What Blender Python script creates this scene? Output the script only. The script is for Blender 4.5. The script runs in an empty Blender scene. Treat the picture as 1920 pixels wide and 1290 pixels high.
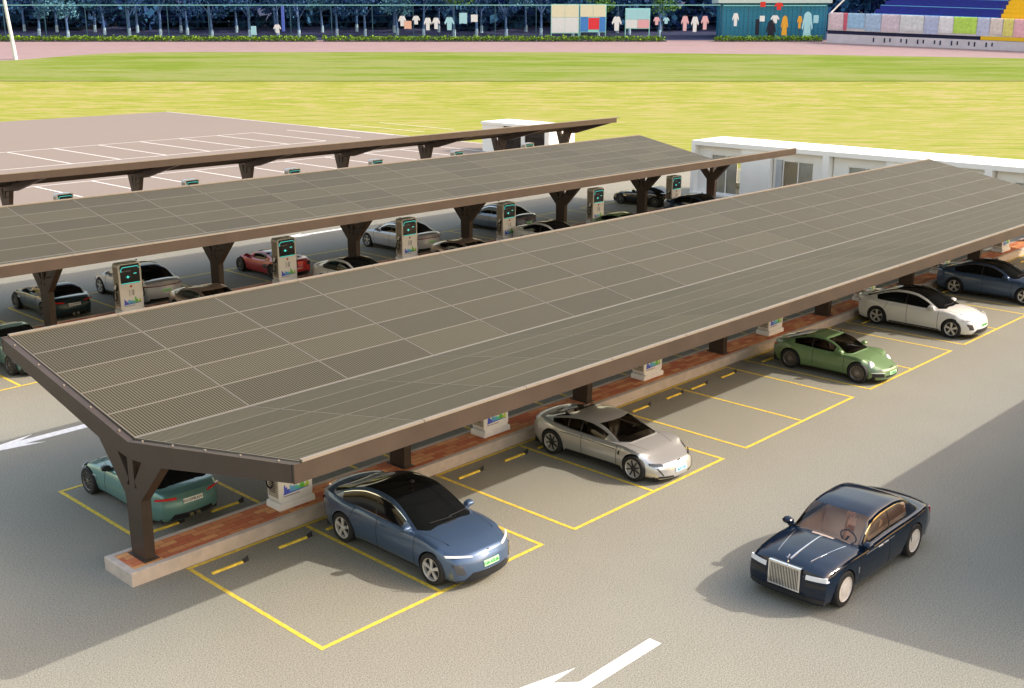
import bpy, bmesh, math, random
from mathutils import Vector, Matrix
from math import sin, cos, pi, radians, sqrt
random.seed(7)
SC = bpy.context.scene
COL = SC.collection

# ------------------------------------------------------------------ camera
YAW, PITCH = 0.7639, 0.2756
cam = bpy.data.cameras.new('camera'); camo = bpy.data.objects.new('camera', cam); COL.objects.link(camo)
camo.location = (-11.5946, -21.0303, 11.6636)
_f = Vector((cos(PITCH)*cos(YAW), cos(PITCH)*sin(YAW), -sin(PITCH)))
camo.rotation_euler = _f.to_track_quat('-Z', 'Y').to_euler()
cam.sensor_width = 36; cam.lens = 36*2132.8/1920; cam.clip_end = 3000
SC.camera = camo
# ------------------------------------------------------------------ light
world = bpy.data.worlds.new('World'); SC.world = world; world.use_nodes = True
wn = world.node_tree; wn.nodes.clear()
sky = wn.nodes.new('ShaderNodeTexSky'); sky.sky_type = 'NISHITA'; sky.sun_disc = False
sky.sun_elevation = radians(35.3); sky.sun_rotation = radians(135)
sky.air_density = 2.6; sky.dust_density = 4.0; sky.ozone_density = 0.6
bg = wn.nodes.new('ShaderNodeBackground'); bg.inputs[1].default_value = 0.15
wo = wn.nodes.new('ShaderNodeOutputWorld')
wt = wn.nodes.new('ShaderNodeMix'); wt.data_type = 'RGBA'; wt.blend_type = 'MULTIPLY'; wt.inputs[0].default_value = 1; wt.inputs[7].default_value = (1.03, .97, 1.10, 1)
wn.links.new(sky.outputs[0], wt.inputs[6]); wn.links.new(wt.outputs[2], bg.inputs[0]); wn.links.new(bg.outputs[0], wo.inputs[0])
sl = bpy.data.lights.new('sun', 'SUN'); sl.energy = 2.05; sl.angle = radians(0.6); sl.color = (1, .955, .87)
so = bpy.data.objects.new('sun', sl); COL.objects.link(so)
so.rotation_euler = Vector((-1, 1, -1)).to_track_quat('-Z', 'Y').to_euler(); so.location = (30, -60, 60)
SC.view_settings.view_transform = 'Standard'; SC.view_settings.look = 'None'
SC.view_settings.exposure = 1.15; SC.view_settings.gamma = 1.0
try:
    SC.cycles.max_bounces = 8; SC.cycles.transparent_max_bounces = 12
except Exception: pass

# ------------------------------------------------------------------ materials
_M = {}
def mat(name, col, rough=.6, metal=0, coat=0, noise=None, emit=None, spec=.5, bump=None):
    """noise=(scale, amount[, detail]) multiplies the colour; bump=(scale, strength)"""
    if name in _M: return _M[name]
    m = bpy.data.materials.new(name); m.use_nodes = True; nt = m.node_tree
    b = nt.nodes['Principled BSDF']
    b.inputs['Base Color'].default_value = (*col, 1); b.inputs['Roughness'].default_value = rough
    b.inputs['Metallic'].default_value = metal; b.inputs['Coat Weight'].default_value = coat
    b.inputs['Coat Roughness'].default_value = .04
    b.inputs['Specular IOR Level'].default_value = spec
    if emit:
        b.inputs['Emission Color'].default_value = (*emit[0], 1); b.inputs['Emission Strength'].default_value = emit[1]
    tc = nt.nodes.new('ShaderNodeTexCoord')
    if noise is None: noise = (3.0, .06)
    n = nt.nodes.new('ShaderNodeTexNoise'); n.inputs['Scale'].default_value = noise[0]
    n.inputs['Detail'].default_value = noise[2] if len(noise) > 2 else 4
    nt.links.new(tc.outputs['Object'], n.inputs['Vector'])
    mr = nt.nodes.new('ShaderNodeMapRange'); a = noise[1]
    mr.inputs[1].default_value = .25; mr.inputs[2].default_value = .75
    mr.inputs[3].default_value = 1-a; mr.inputs[4].default_value = 1+a
    nt.links.new(n.outputs[0], mr.inputs[0])
    hs = nt.nodes.new('ShaderNodeMix'); hs.data_type = 'RGBA'; hs.blend_type = 'MULTIPLY'; hs.inputs[0].default_value = 1
    hs.inputs[6].default_value = (*col, 1); nt.links.new(mr.outputs[0], hs.inputs[7])
    nt.links.new(hs.outputs[2], b.inputs['Base Color'])
    if bump:
        n2 = nt.nodes.new('ShaderNodeTexNoise'); n2.inputs['Scale'].default_value = bump[0]
        nt.links.new(tc.outputs['Object'], n2.inputs['Vector'])
        bp = nt.nodes.new('ShaderNodeBump'); bp.inputs['Strength'].default_value = bump[1]; bp.inputs['Distance'].default_value = .02
        nt.links.new(n2.outputs[0], bp.inputs['Height']); nt.links.new(bp.outputs[0], b.inputs['Normal'])
    _M[name] = m; return m

def ramp(nt, stops):
    r = nt.nodes.new('ShaderNodeValToRGB'); e = r.color_ramp.elements
    while len(e) < len(stops): e.new(.5)
    for k, (p, c) in enumerate(stops): e[k].position = p; e[k].color = (*c, 1)
    return r

def ground_mat(name, c1, c2, fine=60, big=.12, rough=.9, speck=.25):
    m = bpy.data.materials.new(name); m.use_nodes = True; nt = m.node_tree; b = nt.nodes['Principled BSDF']
    b.inputs['Roughness'].default_value = rough; b.inputs['Specular IOR Level'].default_value = .2
    tc = nt.nodes.new('ShaderNodeTexCoord')
    def nz(s, d, r=.5):
        n = nt.nodes.new('ShaderNodeTexNoise'); n.inputs['Scale'].default_value = s; n.inputs['Detail'].default_value = d
        n.inputs['Roughness'].default_value = r; nt.links.new(tc.outputs['Object'], n.inputs['Vector']); return n
    a = nz(big, 8, .72); r = ramp(nt, [(.3, c1), (.7, c2)]); nt.links.new(a.outputs[0], r.inputs[0])
    f = nz(fine, 3, .9); g = nz(fine*.5, 2, .8)
    ad = nt.nodes.new('ShaderNodeMath'); ad.operation = 'ADD'; nt.links.new(f.outputs[0], ad.inputs[0]); nt.links.new(g.outputs[0], ad.inputs[1])
    mr = nt.nodes.new('ShaderNodeMapRange'); mr.inputs[1].default_value = .7; mr.inputs[2].default_value = 1.3
    mr.inputs[3].default_value = 1-speck; mr.inputs[4].default_value = 1+speck; nt.links.new(ad.outputs[0], mr.inputs[0])
    mx = nt.nodes.new('ShaderNodeMix'); mx.data_type = 'RGBA'; mx.blend_type = 'MULTIPLY'; mx.inputs[0].default_value = 1
    nt.links.new(r.outputs[0], mx.inputs[6]); nt.links.new(mr.outputs[0], mx.inputs[7]); nt.links.new(mx.outputs[2], b.inputs['Base Color'])
    bp = nt.nodes.new('ShaderNodeBump'); bp.inputs['Strength'].default_value = .35; bp.inputs['Distance'].default_value = .01
    nt.links.new(f.outputs[0], bp.inputs['Height']); nt.links.new(bp.outputs[0], b.inputs['Normal'])
    return m

def grass_mat(name, stops, sx, sy, seed=0, streak=True):
    """streaked turf: long noise along the rows (object axes), with a finer layer on top"""
    m = bpy.data.materials.new(name); m.use_nodes = True; nt = m.node_tree; b = nt.nodes['Principled BSDF']
    b.inputs['Roughness'].default_value = .95; b.inputs['Specular IOR Level'].default_value = .1
    tc = nt.nodes.new('ShaderNodeTexCoord'); mp = nt.nodes.new('ShaderNodeMapping')
    mp.inputs['Scale'].default_value = (sx, sy, 1); mp.inputs['Location'].default_value = (seed, seed*2, 0)
    nt.links.new(tc.outputs['Object'], mp.inputs['Vector'])
    n = nt.nodes.new('ShaderNodeTexNoise'); n.inputs['Scale'].default_value = 1; n.inputs['Detail'].default_value = 8
    n.inputs['Roughness'].default_value = .8; nt.links.new(mp.outputs[0], n.inputs['Vector'])
    r = ramp(nt, stops); nt.links.new(n.outputs[0], r.inputs[0]); nt.links.new(r.outputs[0], b.inputs['Base Color'])
    return m

def panel_mat():
    m = bpy.data.materials.new('solar_cells'); m.use_nodes = True; nt = m.node_tree; b = nt.nodes['Principled BSDF']
    b.inputs['Roughness'].default_value = .5; b.inputs['Specular IOR Level'].default_value = .12
    tc = nt.nodes.new('ShaderNodeTexCoord'); sp = nt.nodes.new('ShaderNodeSeparateXYZ'); nt.links.new(tc.outputs['Object'], sp.inputs[0])
    def M(op, a, bb=None):
        k = nt.nodes.new('ShaderNodeMath'); k.operation = op
        for i, v in enumerate((a, bb)):
            if v is None: continue
            if isinstance(v, (int, float)): k.inputs[i].default_value = v
            else: nt.links.new(v, k.inputs[i])
        return k.outputs[0]
    tri = M('PINGPONG', M('MULTIPLY', sp.outputs[0], 14.0), .5)      # busbar strips across the panel
    n = nt.nodes.new('ShaderNodeTexNoise'); n.inputs['Scale'].default_value = .35; n.inputs['Detail'].default_value = 3
    nt.links.new(tc.outputs['Object'], n.inputs['Vector'])
    r = ramp(nt, [(.0, (.015, .0125, .005)), (.44, (.022, .018, .008)), (.58, (.102, .089, .057)), (1, (.122, .106, .070))])
    nt.links.new(M('MULTIPLY', tri, 2.0), r.inputs[0])
    mr = nt.nodes.new('ShaderNodeMapRange'); mr.inputs[3].default_value = .86; mr.inputs[4].default_value = 1.14; nt.links.new(n.outputs[0], mr.inputs[0])
    oi = nt.nodes.new('ShaderNodeObjectInfo'); m2 = nt.nodes.new('ShaderNodeMapRange'); m2.inputs[3].default_value = .88; m2.inputs[4].default_value = 1.12; nt.links.new(oi.outputs['Random'], m2.inputs[0])
    tone = M('MULTIPLY', mr.outputs[0], m2.outputs[0]); m3 = nt.nodes.new('ShaderNodeMapRange'); m3.inputs[3].default_value = .40; m3.inputs[4].default_value = .56; nt.links.new(n.outputs[0], m3.inputs[0]); nt.links.new(m3.outputs[0], b.inputs['Roughness'])
    mx = nt.nodes.new('ShaderNodeMix'); mx.data_type = 'RGBA'; mx.blend_type = 'MULTIPLY'; mx.inputs[0].default_value = 1
    nt.links.new(r.outputs[0], mx.inputs[6]); nt.links.new(tone, mx.inputs[7]); nt.links.new(mx.outputs[2], b.inputs['Base Color'])
    return m

def tile_mat():
    m = bpy.data.materials.new('orange_pavers'); m.use_nodes = True; nt = m.node_tree; b = nt.nodes['Principled BSDF']
    b.inputs['Roughness'].default_value = .85
    tc = nt.nodes.new('ShaderNodeTexCoord'); mp = nt.nodes.new('ShaderNodeMapping'); mp.inputs['Rotation'].default_value = (0, 0, 0)
    nt.links.new(tc.outputs['Object'], mp.inputs['Vector'])
    k = nt.nodes.new('ShaderNodeTexBrick'); k.offset = .5; k.squash = 1
    k.inputs['Scale'].default_value = 1; k.inputs['Brick Width'].default_value = .42; k.inputs['Row Height'].default_value = .19
    k.inputs['Mortar Size'].default_value = .006; k.inputs['Mortar Smooth'].default_value = .2; k.inputs['Bias'].default_value = -.2
    k.inputs['Color1'].default_value = (.52, .13, .05, 1); k.inputs['Color2'].default_value = (.75, .38, .14, 1); k.inputs['Mortar'].default_value = (.16, .06, .03, 1)
    nt.links.new(mp.outputs[0], k.inputs['Vector'])
    n = nt.nodes.new('ShaderNodeTexNoise'); n.inputs['Scale'].default_value = 25; n.inputs['Detail'].default_value = 5; nt.links.new(tc.outputs['Object'], n.inputs['Vector'])
    mr = nt.nodes.new('ShaderNodeMapRange'); mr.inputs[3].default_value = .75; mr.inputs[4].default_value = 1.25; nt.links.new(n.outputs[0], mr.inputs[0])
    mx = nt.nodes.new('ShaderNodeMix'); mx.data_type = 'RGBA'; mx.blend_type = 'MULTIPLY'; mx.inputs[0].default_value = 1
    nt.links.new(k.outputs[0], mx.inputs[6]); nt.links.new(mr.outputs[0], mx.inputs[7]); nt.links.new(mx.outputs[2], b.inputs['Base Color'])
    return m

def clear_glass(name, tint=(.75, .8, .8), amt=.8):
    if name in _M: return _M[name]
    m = bpy.data.materials.new(name); m.use_nodes = True; nt = m.node_tree; nt.nodes.clear()
    o = nt.nodes.new('ShaderNodeOutputMaterial'); t = nt.nodes.new('ShaderNodeBsdfTransparent'); t.inputs[0].default_value = (*tint, 1)
    g = nt.nodes.new('ShaderNodeBsdfGlossy'); g.inputs['Roughness'].default_value = .02; g.inputs[0].default_value = (.9, .9, .9, 1)
    f = nt.nodes.new('ShaderNodeFresnel'); f.inputs[0].default_value = 1.5
    mx = nt.nodes.new('ShaderNodeMixShader'); nt.links.new(f.outputs[0], mx.inputs[0])
    nt.links.new(t.outputs[0], mx.inputs[1]); nt.links.new(g.outputs[0], mx.inputs[2]); nt.links.new(mx.outputs[0], o.inputs[0])
    _M[name] = m; return m

ASPH = ground_mat('asphalt', (.232, .222, .182), (.262, .252, .207), fine=62, speck=.62)
PLAIN = ground_mat('far_concrete', (.22, .182, .158), (.23, .19, .165), fine=8, big=.05, speck=.05)
KERB = mat('kerb_concrete', (.50, .43, .37), .9, noise=(4, .14, 8), bump=(40, .3))
TILE = tile_mat()
YEL = mat('yellow_paint', (.70, .51, .06), .75, noise=(9, .30, 10))
WHT = mat('white_marking', (.84, .83, .8), .75, noise=(7, .14, 9))
BROWN = mat('brown_steel', (.050, .035, .026), .45, metal=.0, spec=.35, noise=(1.2, .16, 8))
CAPM = mat('pale_cap', (.20, .17, .135), .5)
DARKST = mat('dark_steel', (.035, .025, .022), .5)
FRM = mat('panel_frame', (.15, .13, .10), .45)
CELL = panel_mat()
BLACK = mat('black_rubber', (.012, .012, .013), .75)
BPL = mat('black_plastic', (.015, .015, .017), .35)
DGLASS = mat('dark_glass', (.006, .007, .008), .06, spec=.35)
CHROME = mat('chrome', (.8, .8, .8), .12, metal=1)
ALLOY = mat('alloy', (.62, .59, .55), .3, metal=.25)
WHITEW = mat('white_wheel', (.66, .63, .60), .4)
RED = mat('red_lamp', (.6, .01, .012), .2, coat=1)
REDDK = mat('dark_red_lamp', (.16, .01, .012), .15, coat=1)
LAMP = mat('clear_lamp', (.75, .76, .78), .12, coat=1)
LAMPD = mat('smoked_lamp', (.05, .05, .055), .1, coat=1)
WPAINT = mat('white_shell', (.86, .86, .85), .4)
GPLATE = mat('green_plate', (.42, .72, .42), .5)
GTXT = mat('green_plate_text', (.02, .35, .05), .5)
WPLATE = mat('white_plate', (.75, .76, .74), .5)
KTXT = mat('dark_plate_text', (.03, .03, .03), .5)
BPLATE = mat('pale_blue_plate', (.55, .75, .85), .5)
BTXT = mat('blue_plate_text', (.03, .35, .6), .5)
BEIGE = mat('beige_leather', (.80, .58, .42), .55)
GREYL = mat('grey_leather', (.10, .085, .07), .55)
BUILD = mat('white_render', (.93, .91, .87), .8, noise=(1, .02))

# ------------------------------------------------------------------ mesh helpers
class MB:
    def __init__(s): s.v = []; s.f = []; s.m = []
    def add(s, vs, fs, mi=0):
        o = len(s.v); s.v += [tuple(v) for v in vs]; s.f += [tuple(i+o for i in f) for f in fs]; s.m += [mi]*len(fs); return s
    def box(s, x0, x1, y0, y1, z0, z1, mi=0):
        vs = [(x, y, z) for z in (z0, z1) for y in (y0, y1) for x in (x0, x1)]
        return s.add(vs, [(0, 2, 3, 1), (4, 5, 7, 6), (0, 1, 5, 4), (2, 6, 7, 3), (0, 4, 6, 2), (1, 3, 7, 5)], mi)
    def obox(s, c, hx, hy, hz, R, mi=0):
        vs = [Vector(c) + R @ Vector((x*hx, y*hy, z*hz)) for z in (-1, 1) for y in (-1, 1) for x in (-1, 1)]
        return s.add(vs, [(0, 2, 3, 1), (4, 5, 7, 6), (0, 1, 5, 4), (2, 6, 7, 3), (0, 4, 6, 2), (1, 3, 7, 5)], mi)
    def prism_x(s, poly, x0, x1, mi=0):
        """polygon in (y,z) extruded along x"""
        n = len(poly); vs = [(x0, y, z) for y, z in poly] + [(x1, y, z) for y, z in poly]
        return s.add(vs, [tuple(range(n))[::-1], tuple(range(n, 2*n))] + [(i, (i+1) % n, n+(i+1) % n, n+i) for i in range(n)], mi)
    def prism_y(s, poly, y0, y1, mi=0):
        n = len(poly); vs = [(x, y0, z) for x, z in poly] + [(x, y1, z) for x, z in poly]
        return s.add(vs, [tuple(range(n)), tuple(range(n, 2*n))[::-1]] + [(i, n+i, n+(i+1) % n, (i+1) % n) for i in range(n)], mi)
    def prism_z(s, poly, z0, z1, mi=0):
        n = len(poly); vs = [(x, y, z0) for x, y in poly] + [(x, y, z1) for x, y in poly]
        return s.add(vs, [tuple(range(n))[::-1], tuple(range(n, 2*n))] + [(i, (i+1) % n, n+(i+1) % n, n+i) for i in range(n)], mi)
    def tube(s, pts, r, n=8, mi=0, cap=True):
        pts = [Vector(p) for p in pts]; rs = r if isinstance(r, (list, tuple)) else [r]*len(pts); base = len(s.v); up = Vector((0, 0, 1))
        for i, p in enumerate(pts):
            t = (pts[min(i+1, len(pts)-1)] - pts[max(i-1, 0)]).normalized()
            a = t.cross(up if abs(t.z) < .95 else Vector((1, 0, 0))).normalized(); b = t.cross(a)
            for k in range(n):
                an = 2*pi*k/n; s.v.append(tuple(p + (a*cos(an) + b*sin(an))*rs[i]))
        for i in range(len(pts)-1):
            for k in range(n):
                s.f.append((base+i*n+k, base+i*n+(k+1) % n, base+(i+1)*n+(k+1) % n, base+(i+1)*n+k)); s.m.append(mi)
        if cap:
            s.f.append(tuple(base+k for k in range(n))[::-1]); s.m.append(mi)
            e = base+(len(pts)-1)*n; s.f.append(tuple(e+k for k in range(n))); s.m.append(mi)
        return s
    def lathe_y(s, prof, cx, cz, n=28, mi=0):
        """profile of (radius, y) turned about the y axis"""
        base = len(s.v); m = len(prof)
        for k in range(n):
            a = 2*pi*k/n
            for r, y in prof: s.v.append((cx+r*cos(a), y, cz+r*sin(a)))
        for k in range(n):
            for j in range(m-1):
                a, b = base+k*m+j, base+((k+1) % n)*m+j
                s.f.append((a, b, b+1, a+1)); s.m.append(mi)
        return s
    def build(s, name, mats, parent=None, smooth=None, normals=True, **tags):
        me = bpy.data.meshes.new(name); me.from_pydata(s.v, [], s.f)
        if not isinstance(mats, (list, tuple)): mats = [mats]
        for m in mats: me.materials.append(m)
        me.polygons.foreach_set('material_index', s.m)
        bm = bmesh.new(); bm.from_mesh(me)
        if normals: bmesh.ops.remove_doubles(bm, verts=bm.verts, dist=1e-5); bmesh.ops.recalc_face_normals(bm, faces=bm.faces)
        if smooth is not None:
            for f in bm.faces: f.smooth = True
            for e in bm.edges:
                if len(e.link_faces) == 2 and e.calc_face_angle(0) > smooth: e.smooth = False
        bm.to_mesh(me); bm.free()
        o = bpy.data.objects.new(name, me); COL.objects.link(o)
        if parent: o.parent = parent
        for k, v in tags.items(): o[k] = v
        return o

def thing(name, label, cat, loc=(0, 0, 0), rz=0, group=None):
    o = bpy.data.objects.new(name, None); COL.objects.link(o); o.empty_display_size = .3
    o.location = loc; o.rotation_euler = (0, 0, rz); o['label'] = label; o['category'] = cat
    if group: o['group'] = group
    return o
def copy_tree(o, parent=None):
    c = o.copy(); COL.objects.link(c); c.parent = parent
    for ch in list(o.children): copy_tree(ch, c)
    return c
def text_obj(name, txt, size, m, parent=None, loc=(0, 0, 0), rot=(0, 0, 0), ext=.003, sx=1):
    cu = bpy.data.curves.new(name, 'FONT'); cu.body = txt; cu.size = size; cu.align_x = 'CENTER'; cu.align_y = 'CENTER'; cu.extrude = ext
    cu.resolution_u = 2
    t = bpy.data.objects.new(name, cu); COL.objects.link(t)
    bpy.context.view_layer.update()
    me = bpy.data.meshes.new_from_object(t.evaluated_get(bpy.context.evaluated_depsgraph_get()))
    bpy.data.objects.remove(t)
    me.materials.clear(); me.materials.append(m)
    o = bpy.data.objects.new(name, me); COL.objects.link(o); o.parent = parent
    o.location = loc; o.rotation_euler = rot; o.scale = (sx, 1, 1)
    return o

# ------------------------------------------------------------------ ground
SLOPE0, SK = 160.0, .0974
FW = Vector((cos(YAW), sin(YAW), 0)); RT = Vector((sin(YAW), -cos(YAW), 0)); C0 = Vector((-11.5946, -21.0303, 0))
def bz(d): return max(0, d-SLOPE0)*SK
def bp(s, d, h=0): return C0 + FW*d + RT*s + Vector((0, 0, bz(d)+h))     # background frame: s sideways, d away
def slope_sheet(name, pts_d, s0, s1, h, m, ns=24, edge=None, edge2=None):
    """strip of the field between distances, following the rising ground; edge(s) offsets the first distance"""
    root = bpy.data.objects.new(name, None)
    vs = []; fs = []; n = len(pts_d)
    for i in range(ns+1):
        s = s0+(s1-s0)*i/ns
        for j, d in enumerate(pts_d):
            if j == 0 and edge: d = edge(s)
            if j == n-1 and edge2: d = edge2(s)
            vs.append((d, -s, bz(d)+h))
    for i in range(ns):
        for j in range(n-1): a = i*n+j; fs.append((a, a+1, a+n+1, a+n))
    o = MB().add(vs, fs).build(name, m, kind='structure')
    o.location = C0; o.rotation_euler = (0, 0, YAW)
    return o
Ystops = [(.36, (.17, .21, .02)), (.44, (.225, .252, .035)), (.52, (.275, .278, .055)), (.58, (.37, .29, .15)), (.63, (.26, .275, .045)), (.70, (.15, .18, .03))]
slope_sheet('grass_field', [-300, 60, 160, 187, 1200], -700, 700, -.05, grass_mat('yellow_turf', Ystops, .8, .13, 3))
Gstops = [(.36, (.105, .165, .010)), (.46, (.15, .205, .022)), (.56, (.215, .235, .075)), (.66, (.13, .18, .018))]
slope_sheet('football_pitch', [186.7, 220], -160, 190, .02, grass_mat('green_turf', Gstops, .12, .02, 9), ns=80,
            edge2=lambda s: 223.5 - 14/(1+math.exp((s+84)/4)) - max(0, s-10)*.085 - max(0, s-60)*.06)
TRK = mat('running_track', (.265, .18, .18), .9, noise=(.3, .06))
slope_sheet('running_track', [196, 262], -200, 220, 0, TRK)
MB().box(-80, 69.6, -70, 33.5, -.045, 0).build('asphalt_ground', ASPH, kind='structure')
MB().box(-80, 69.6, 33.5, 121.4, -.045, .0).build('far_lot_ground', PLAIN, kind='structure')

# ------------------------------------------------------------------ markings
BW, PP, DL, GK0, GK1 = 3.15, 7.47, 4.84, 0.0, 1.38
mk = MB()
def line(mb, x0, y0, x1, y1, w=.10, z=.004):
    d = Vector((x1-x0, y1-y0, 0)).normalized(); n = Vector((-d.y, d.x, 0))*w/2; e = d*w/2
    a, b = Vector((x0, y0, 0))-e, Vector((x1, y1, 0))+e
    mb.add([(*(a-n).xy, z), (*(b-n).xy, z), (*(b+n).xy, z), (*(a+n).xy, z)], [(0, 1, 2, 3)])
def bays(mb, oy, sgn, g0, g1, dz=0):
    for g in range(g0, g1):
        x = g*PP
        yk = oy+(GK0 if sgn < 0 else GK1); yo = yk+sgn*DL
        for i in range(3): line(mb, x+i*BW, yk+sgn*.12, x+i*BW, yo-sgn*.1, z=.004)
        line(mb, x, yk+.0, x+2*BW, yk, z=.008); line(mb, x, yo, x+2*BW, yo, z=.008)
for oy in (0, 20.6):
    bays(mk, oy, -1, 0, 7); bays(mk, oy, 1, 0, 7)
mk.build('yellow_bay_lines', YEL, kind='structure')
mw = MB()
for k in range(-4, 7): line(mw, 60.1-4.5*k, 74, 60.1-4.5*k, 87, .13)
line(mw, 15, 87, 60.1, 87, .13, .008); line(mw, 15, 74, 60.1, 74, .13, .008)
for k in range(-1, 9): line(mw, 60-4.42*k, 50, 60-4.42*k, 62.4, .13)
line(mw, 15, 62.4, 64, 62.4, .13, .008)
line(mw, 69.3, 30, 69.3, 121.2, .15, .008)
mw.build('white_bay_lines', WHT, kind='structure')
def arrow(tipx, y, L, name, w=.27, hw=.62, hl=1.75):
    p = [(tipx, y), (tipx+hl, y+hw*.5+.12), (tipx+hl*.78, y+w/2), (tipx+L, y+w/2), (tipx+L, y-w/2), (tipx+hl*.78, y-w/2), (tipx+hl, y-hw*.5-.12)]
    MB().add([(a, b, .004) for a, b in p], [(0, 1, 2), (0, 2, 5), (2, 3, 4, 5), (0, 5, 6)]).build(name, WHT, kind='structure')
ap = [(-.6, -9.32), (1.63, -8.52), (2.88, -8.82), (2.2, -8.85), (2.56, -9.18), (4.69, -9.18), (4.69, -9.46), (2.56, -9.46), (2.2, -9.79), (2.88, -9.82), (1.63, -10.12)]
MB().add([(a, b, .004) for a, b in ap], [(0, 1, 2, 3), (0, 3, 4), (4, 5, 6, 7), (0, 4, 7), (0, 7, 8), (0, 8, 9, 10)]).build('road_arrow', WHT, kind='structure')
arrow(-.9, 10.50, 5.0, 'road_arrow', w=.34, hw=.66, hl=2.3)
arrow(24.6, 31.9, 5.5, 'road_arrow', w=.27, hw=.7, hl=2.1)

# ------------------------------------------------------------------ kerb islands
def island(oy, x0, x1, name='kerb_island'):
    y0, y1, h, b = oy+.09, oy+1.30, .325, .15
    k = MB()
    out = [(x0, y0), (x1, y0), (x1, y1), (x0, y1)]; inn = [(x0+b, y0+b), (x1-b, y0+b), (x1-b, y1-b), (x0+b, y1-b)]
    bv = .02
    def ring(o, z): return [(x, y, z) for x, y in o]
    o2 = [(x0+bv, y0+bv), (x1-bv, y0+bv), (x1-bv, y1-bv), (x0+bv, y1-bv)]
    vs = ring(out, 0)+ring(out, h-bv)+ring(o2, h)+ring(inn, h)+ring(inn, h-.02)
    fs = [(4*l+i, 4*l+(i+1) % 4, 4*l+4+(i+1) % 4, 4*l+4+i) for l in range(4) for i in range(4)]
    k.add(vs, fs)
    o = k.build(name, KERB, kind='structure')
    t = MB().add([(x, y, h-.006) for x, y in inn], [(0, 1, 2, 3)]).build('paver_strip', TILE, kind='structure')
island(0, -1.3, 52.3); island(20.6, -1.3, 52.3); island(40.7, -1.3, 61.0)

# ------------------------------------------------------------------ wheel stops
def make_stop():
    t = thing('wheel_stop', '', 'wheel stop')
    m = MB(); m.prism_x([(-.045, 0), (.045, 0), (.025, .04), (-.025, .04)], -.40, .38); m.build('bar', YEL, t)
    e = MB(); e.add([(.39, -.05, 0), (.39, .05, 0), (.39, 0, .08), (.53, -.03, 0), (.53, .03, 0), (.53, 0, .13)],
                    [(0, 2, 1), (3, 4, 5), (0, 3, 5, 2), (1, 2, 5, 4), (0, 1, 4, 3)]); e.build('end_cap', BLACK, t)
    return t
stop0 = make_stop(); used = False
spots = []
bayname = ['first', 'second', 'third', 'fourth', 'fifth', 'sixth', 'seventh']
for g in range(7):
    for j, dx in enumerate((.62, 2.38, 3.75, 5.5)): spots.append((g*PP+dx, -.59, 'yellow bar wheel stop, %s in the %s pair of front bays' % (['nearest', 'second', 'third', 'farthest'][j], bayname[g]), 0))
for g in range(2):
    for j, dx in enumerate((.72, 2.4)): spots.append((g*PP+dx, 2.3, 'yellow bar wheel stop behind the kerb island, %s in the %s rear bay' % (['nearer', 'farther'][j], bayname[g]), 0))
for x, y, lab, rz in spots:
    o = copy_tree(stop0) if used else stop0; used = True
    o.location = (x, y, 0); o['label'] = lab; o['group'] = 'wheel stops in the bays'

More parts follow.
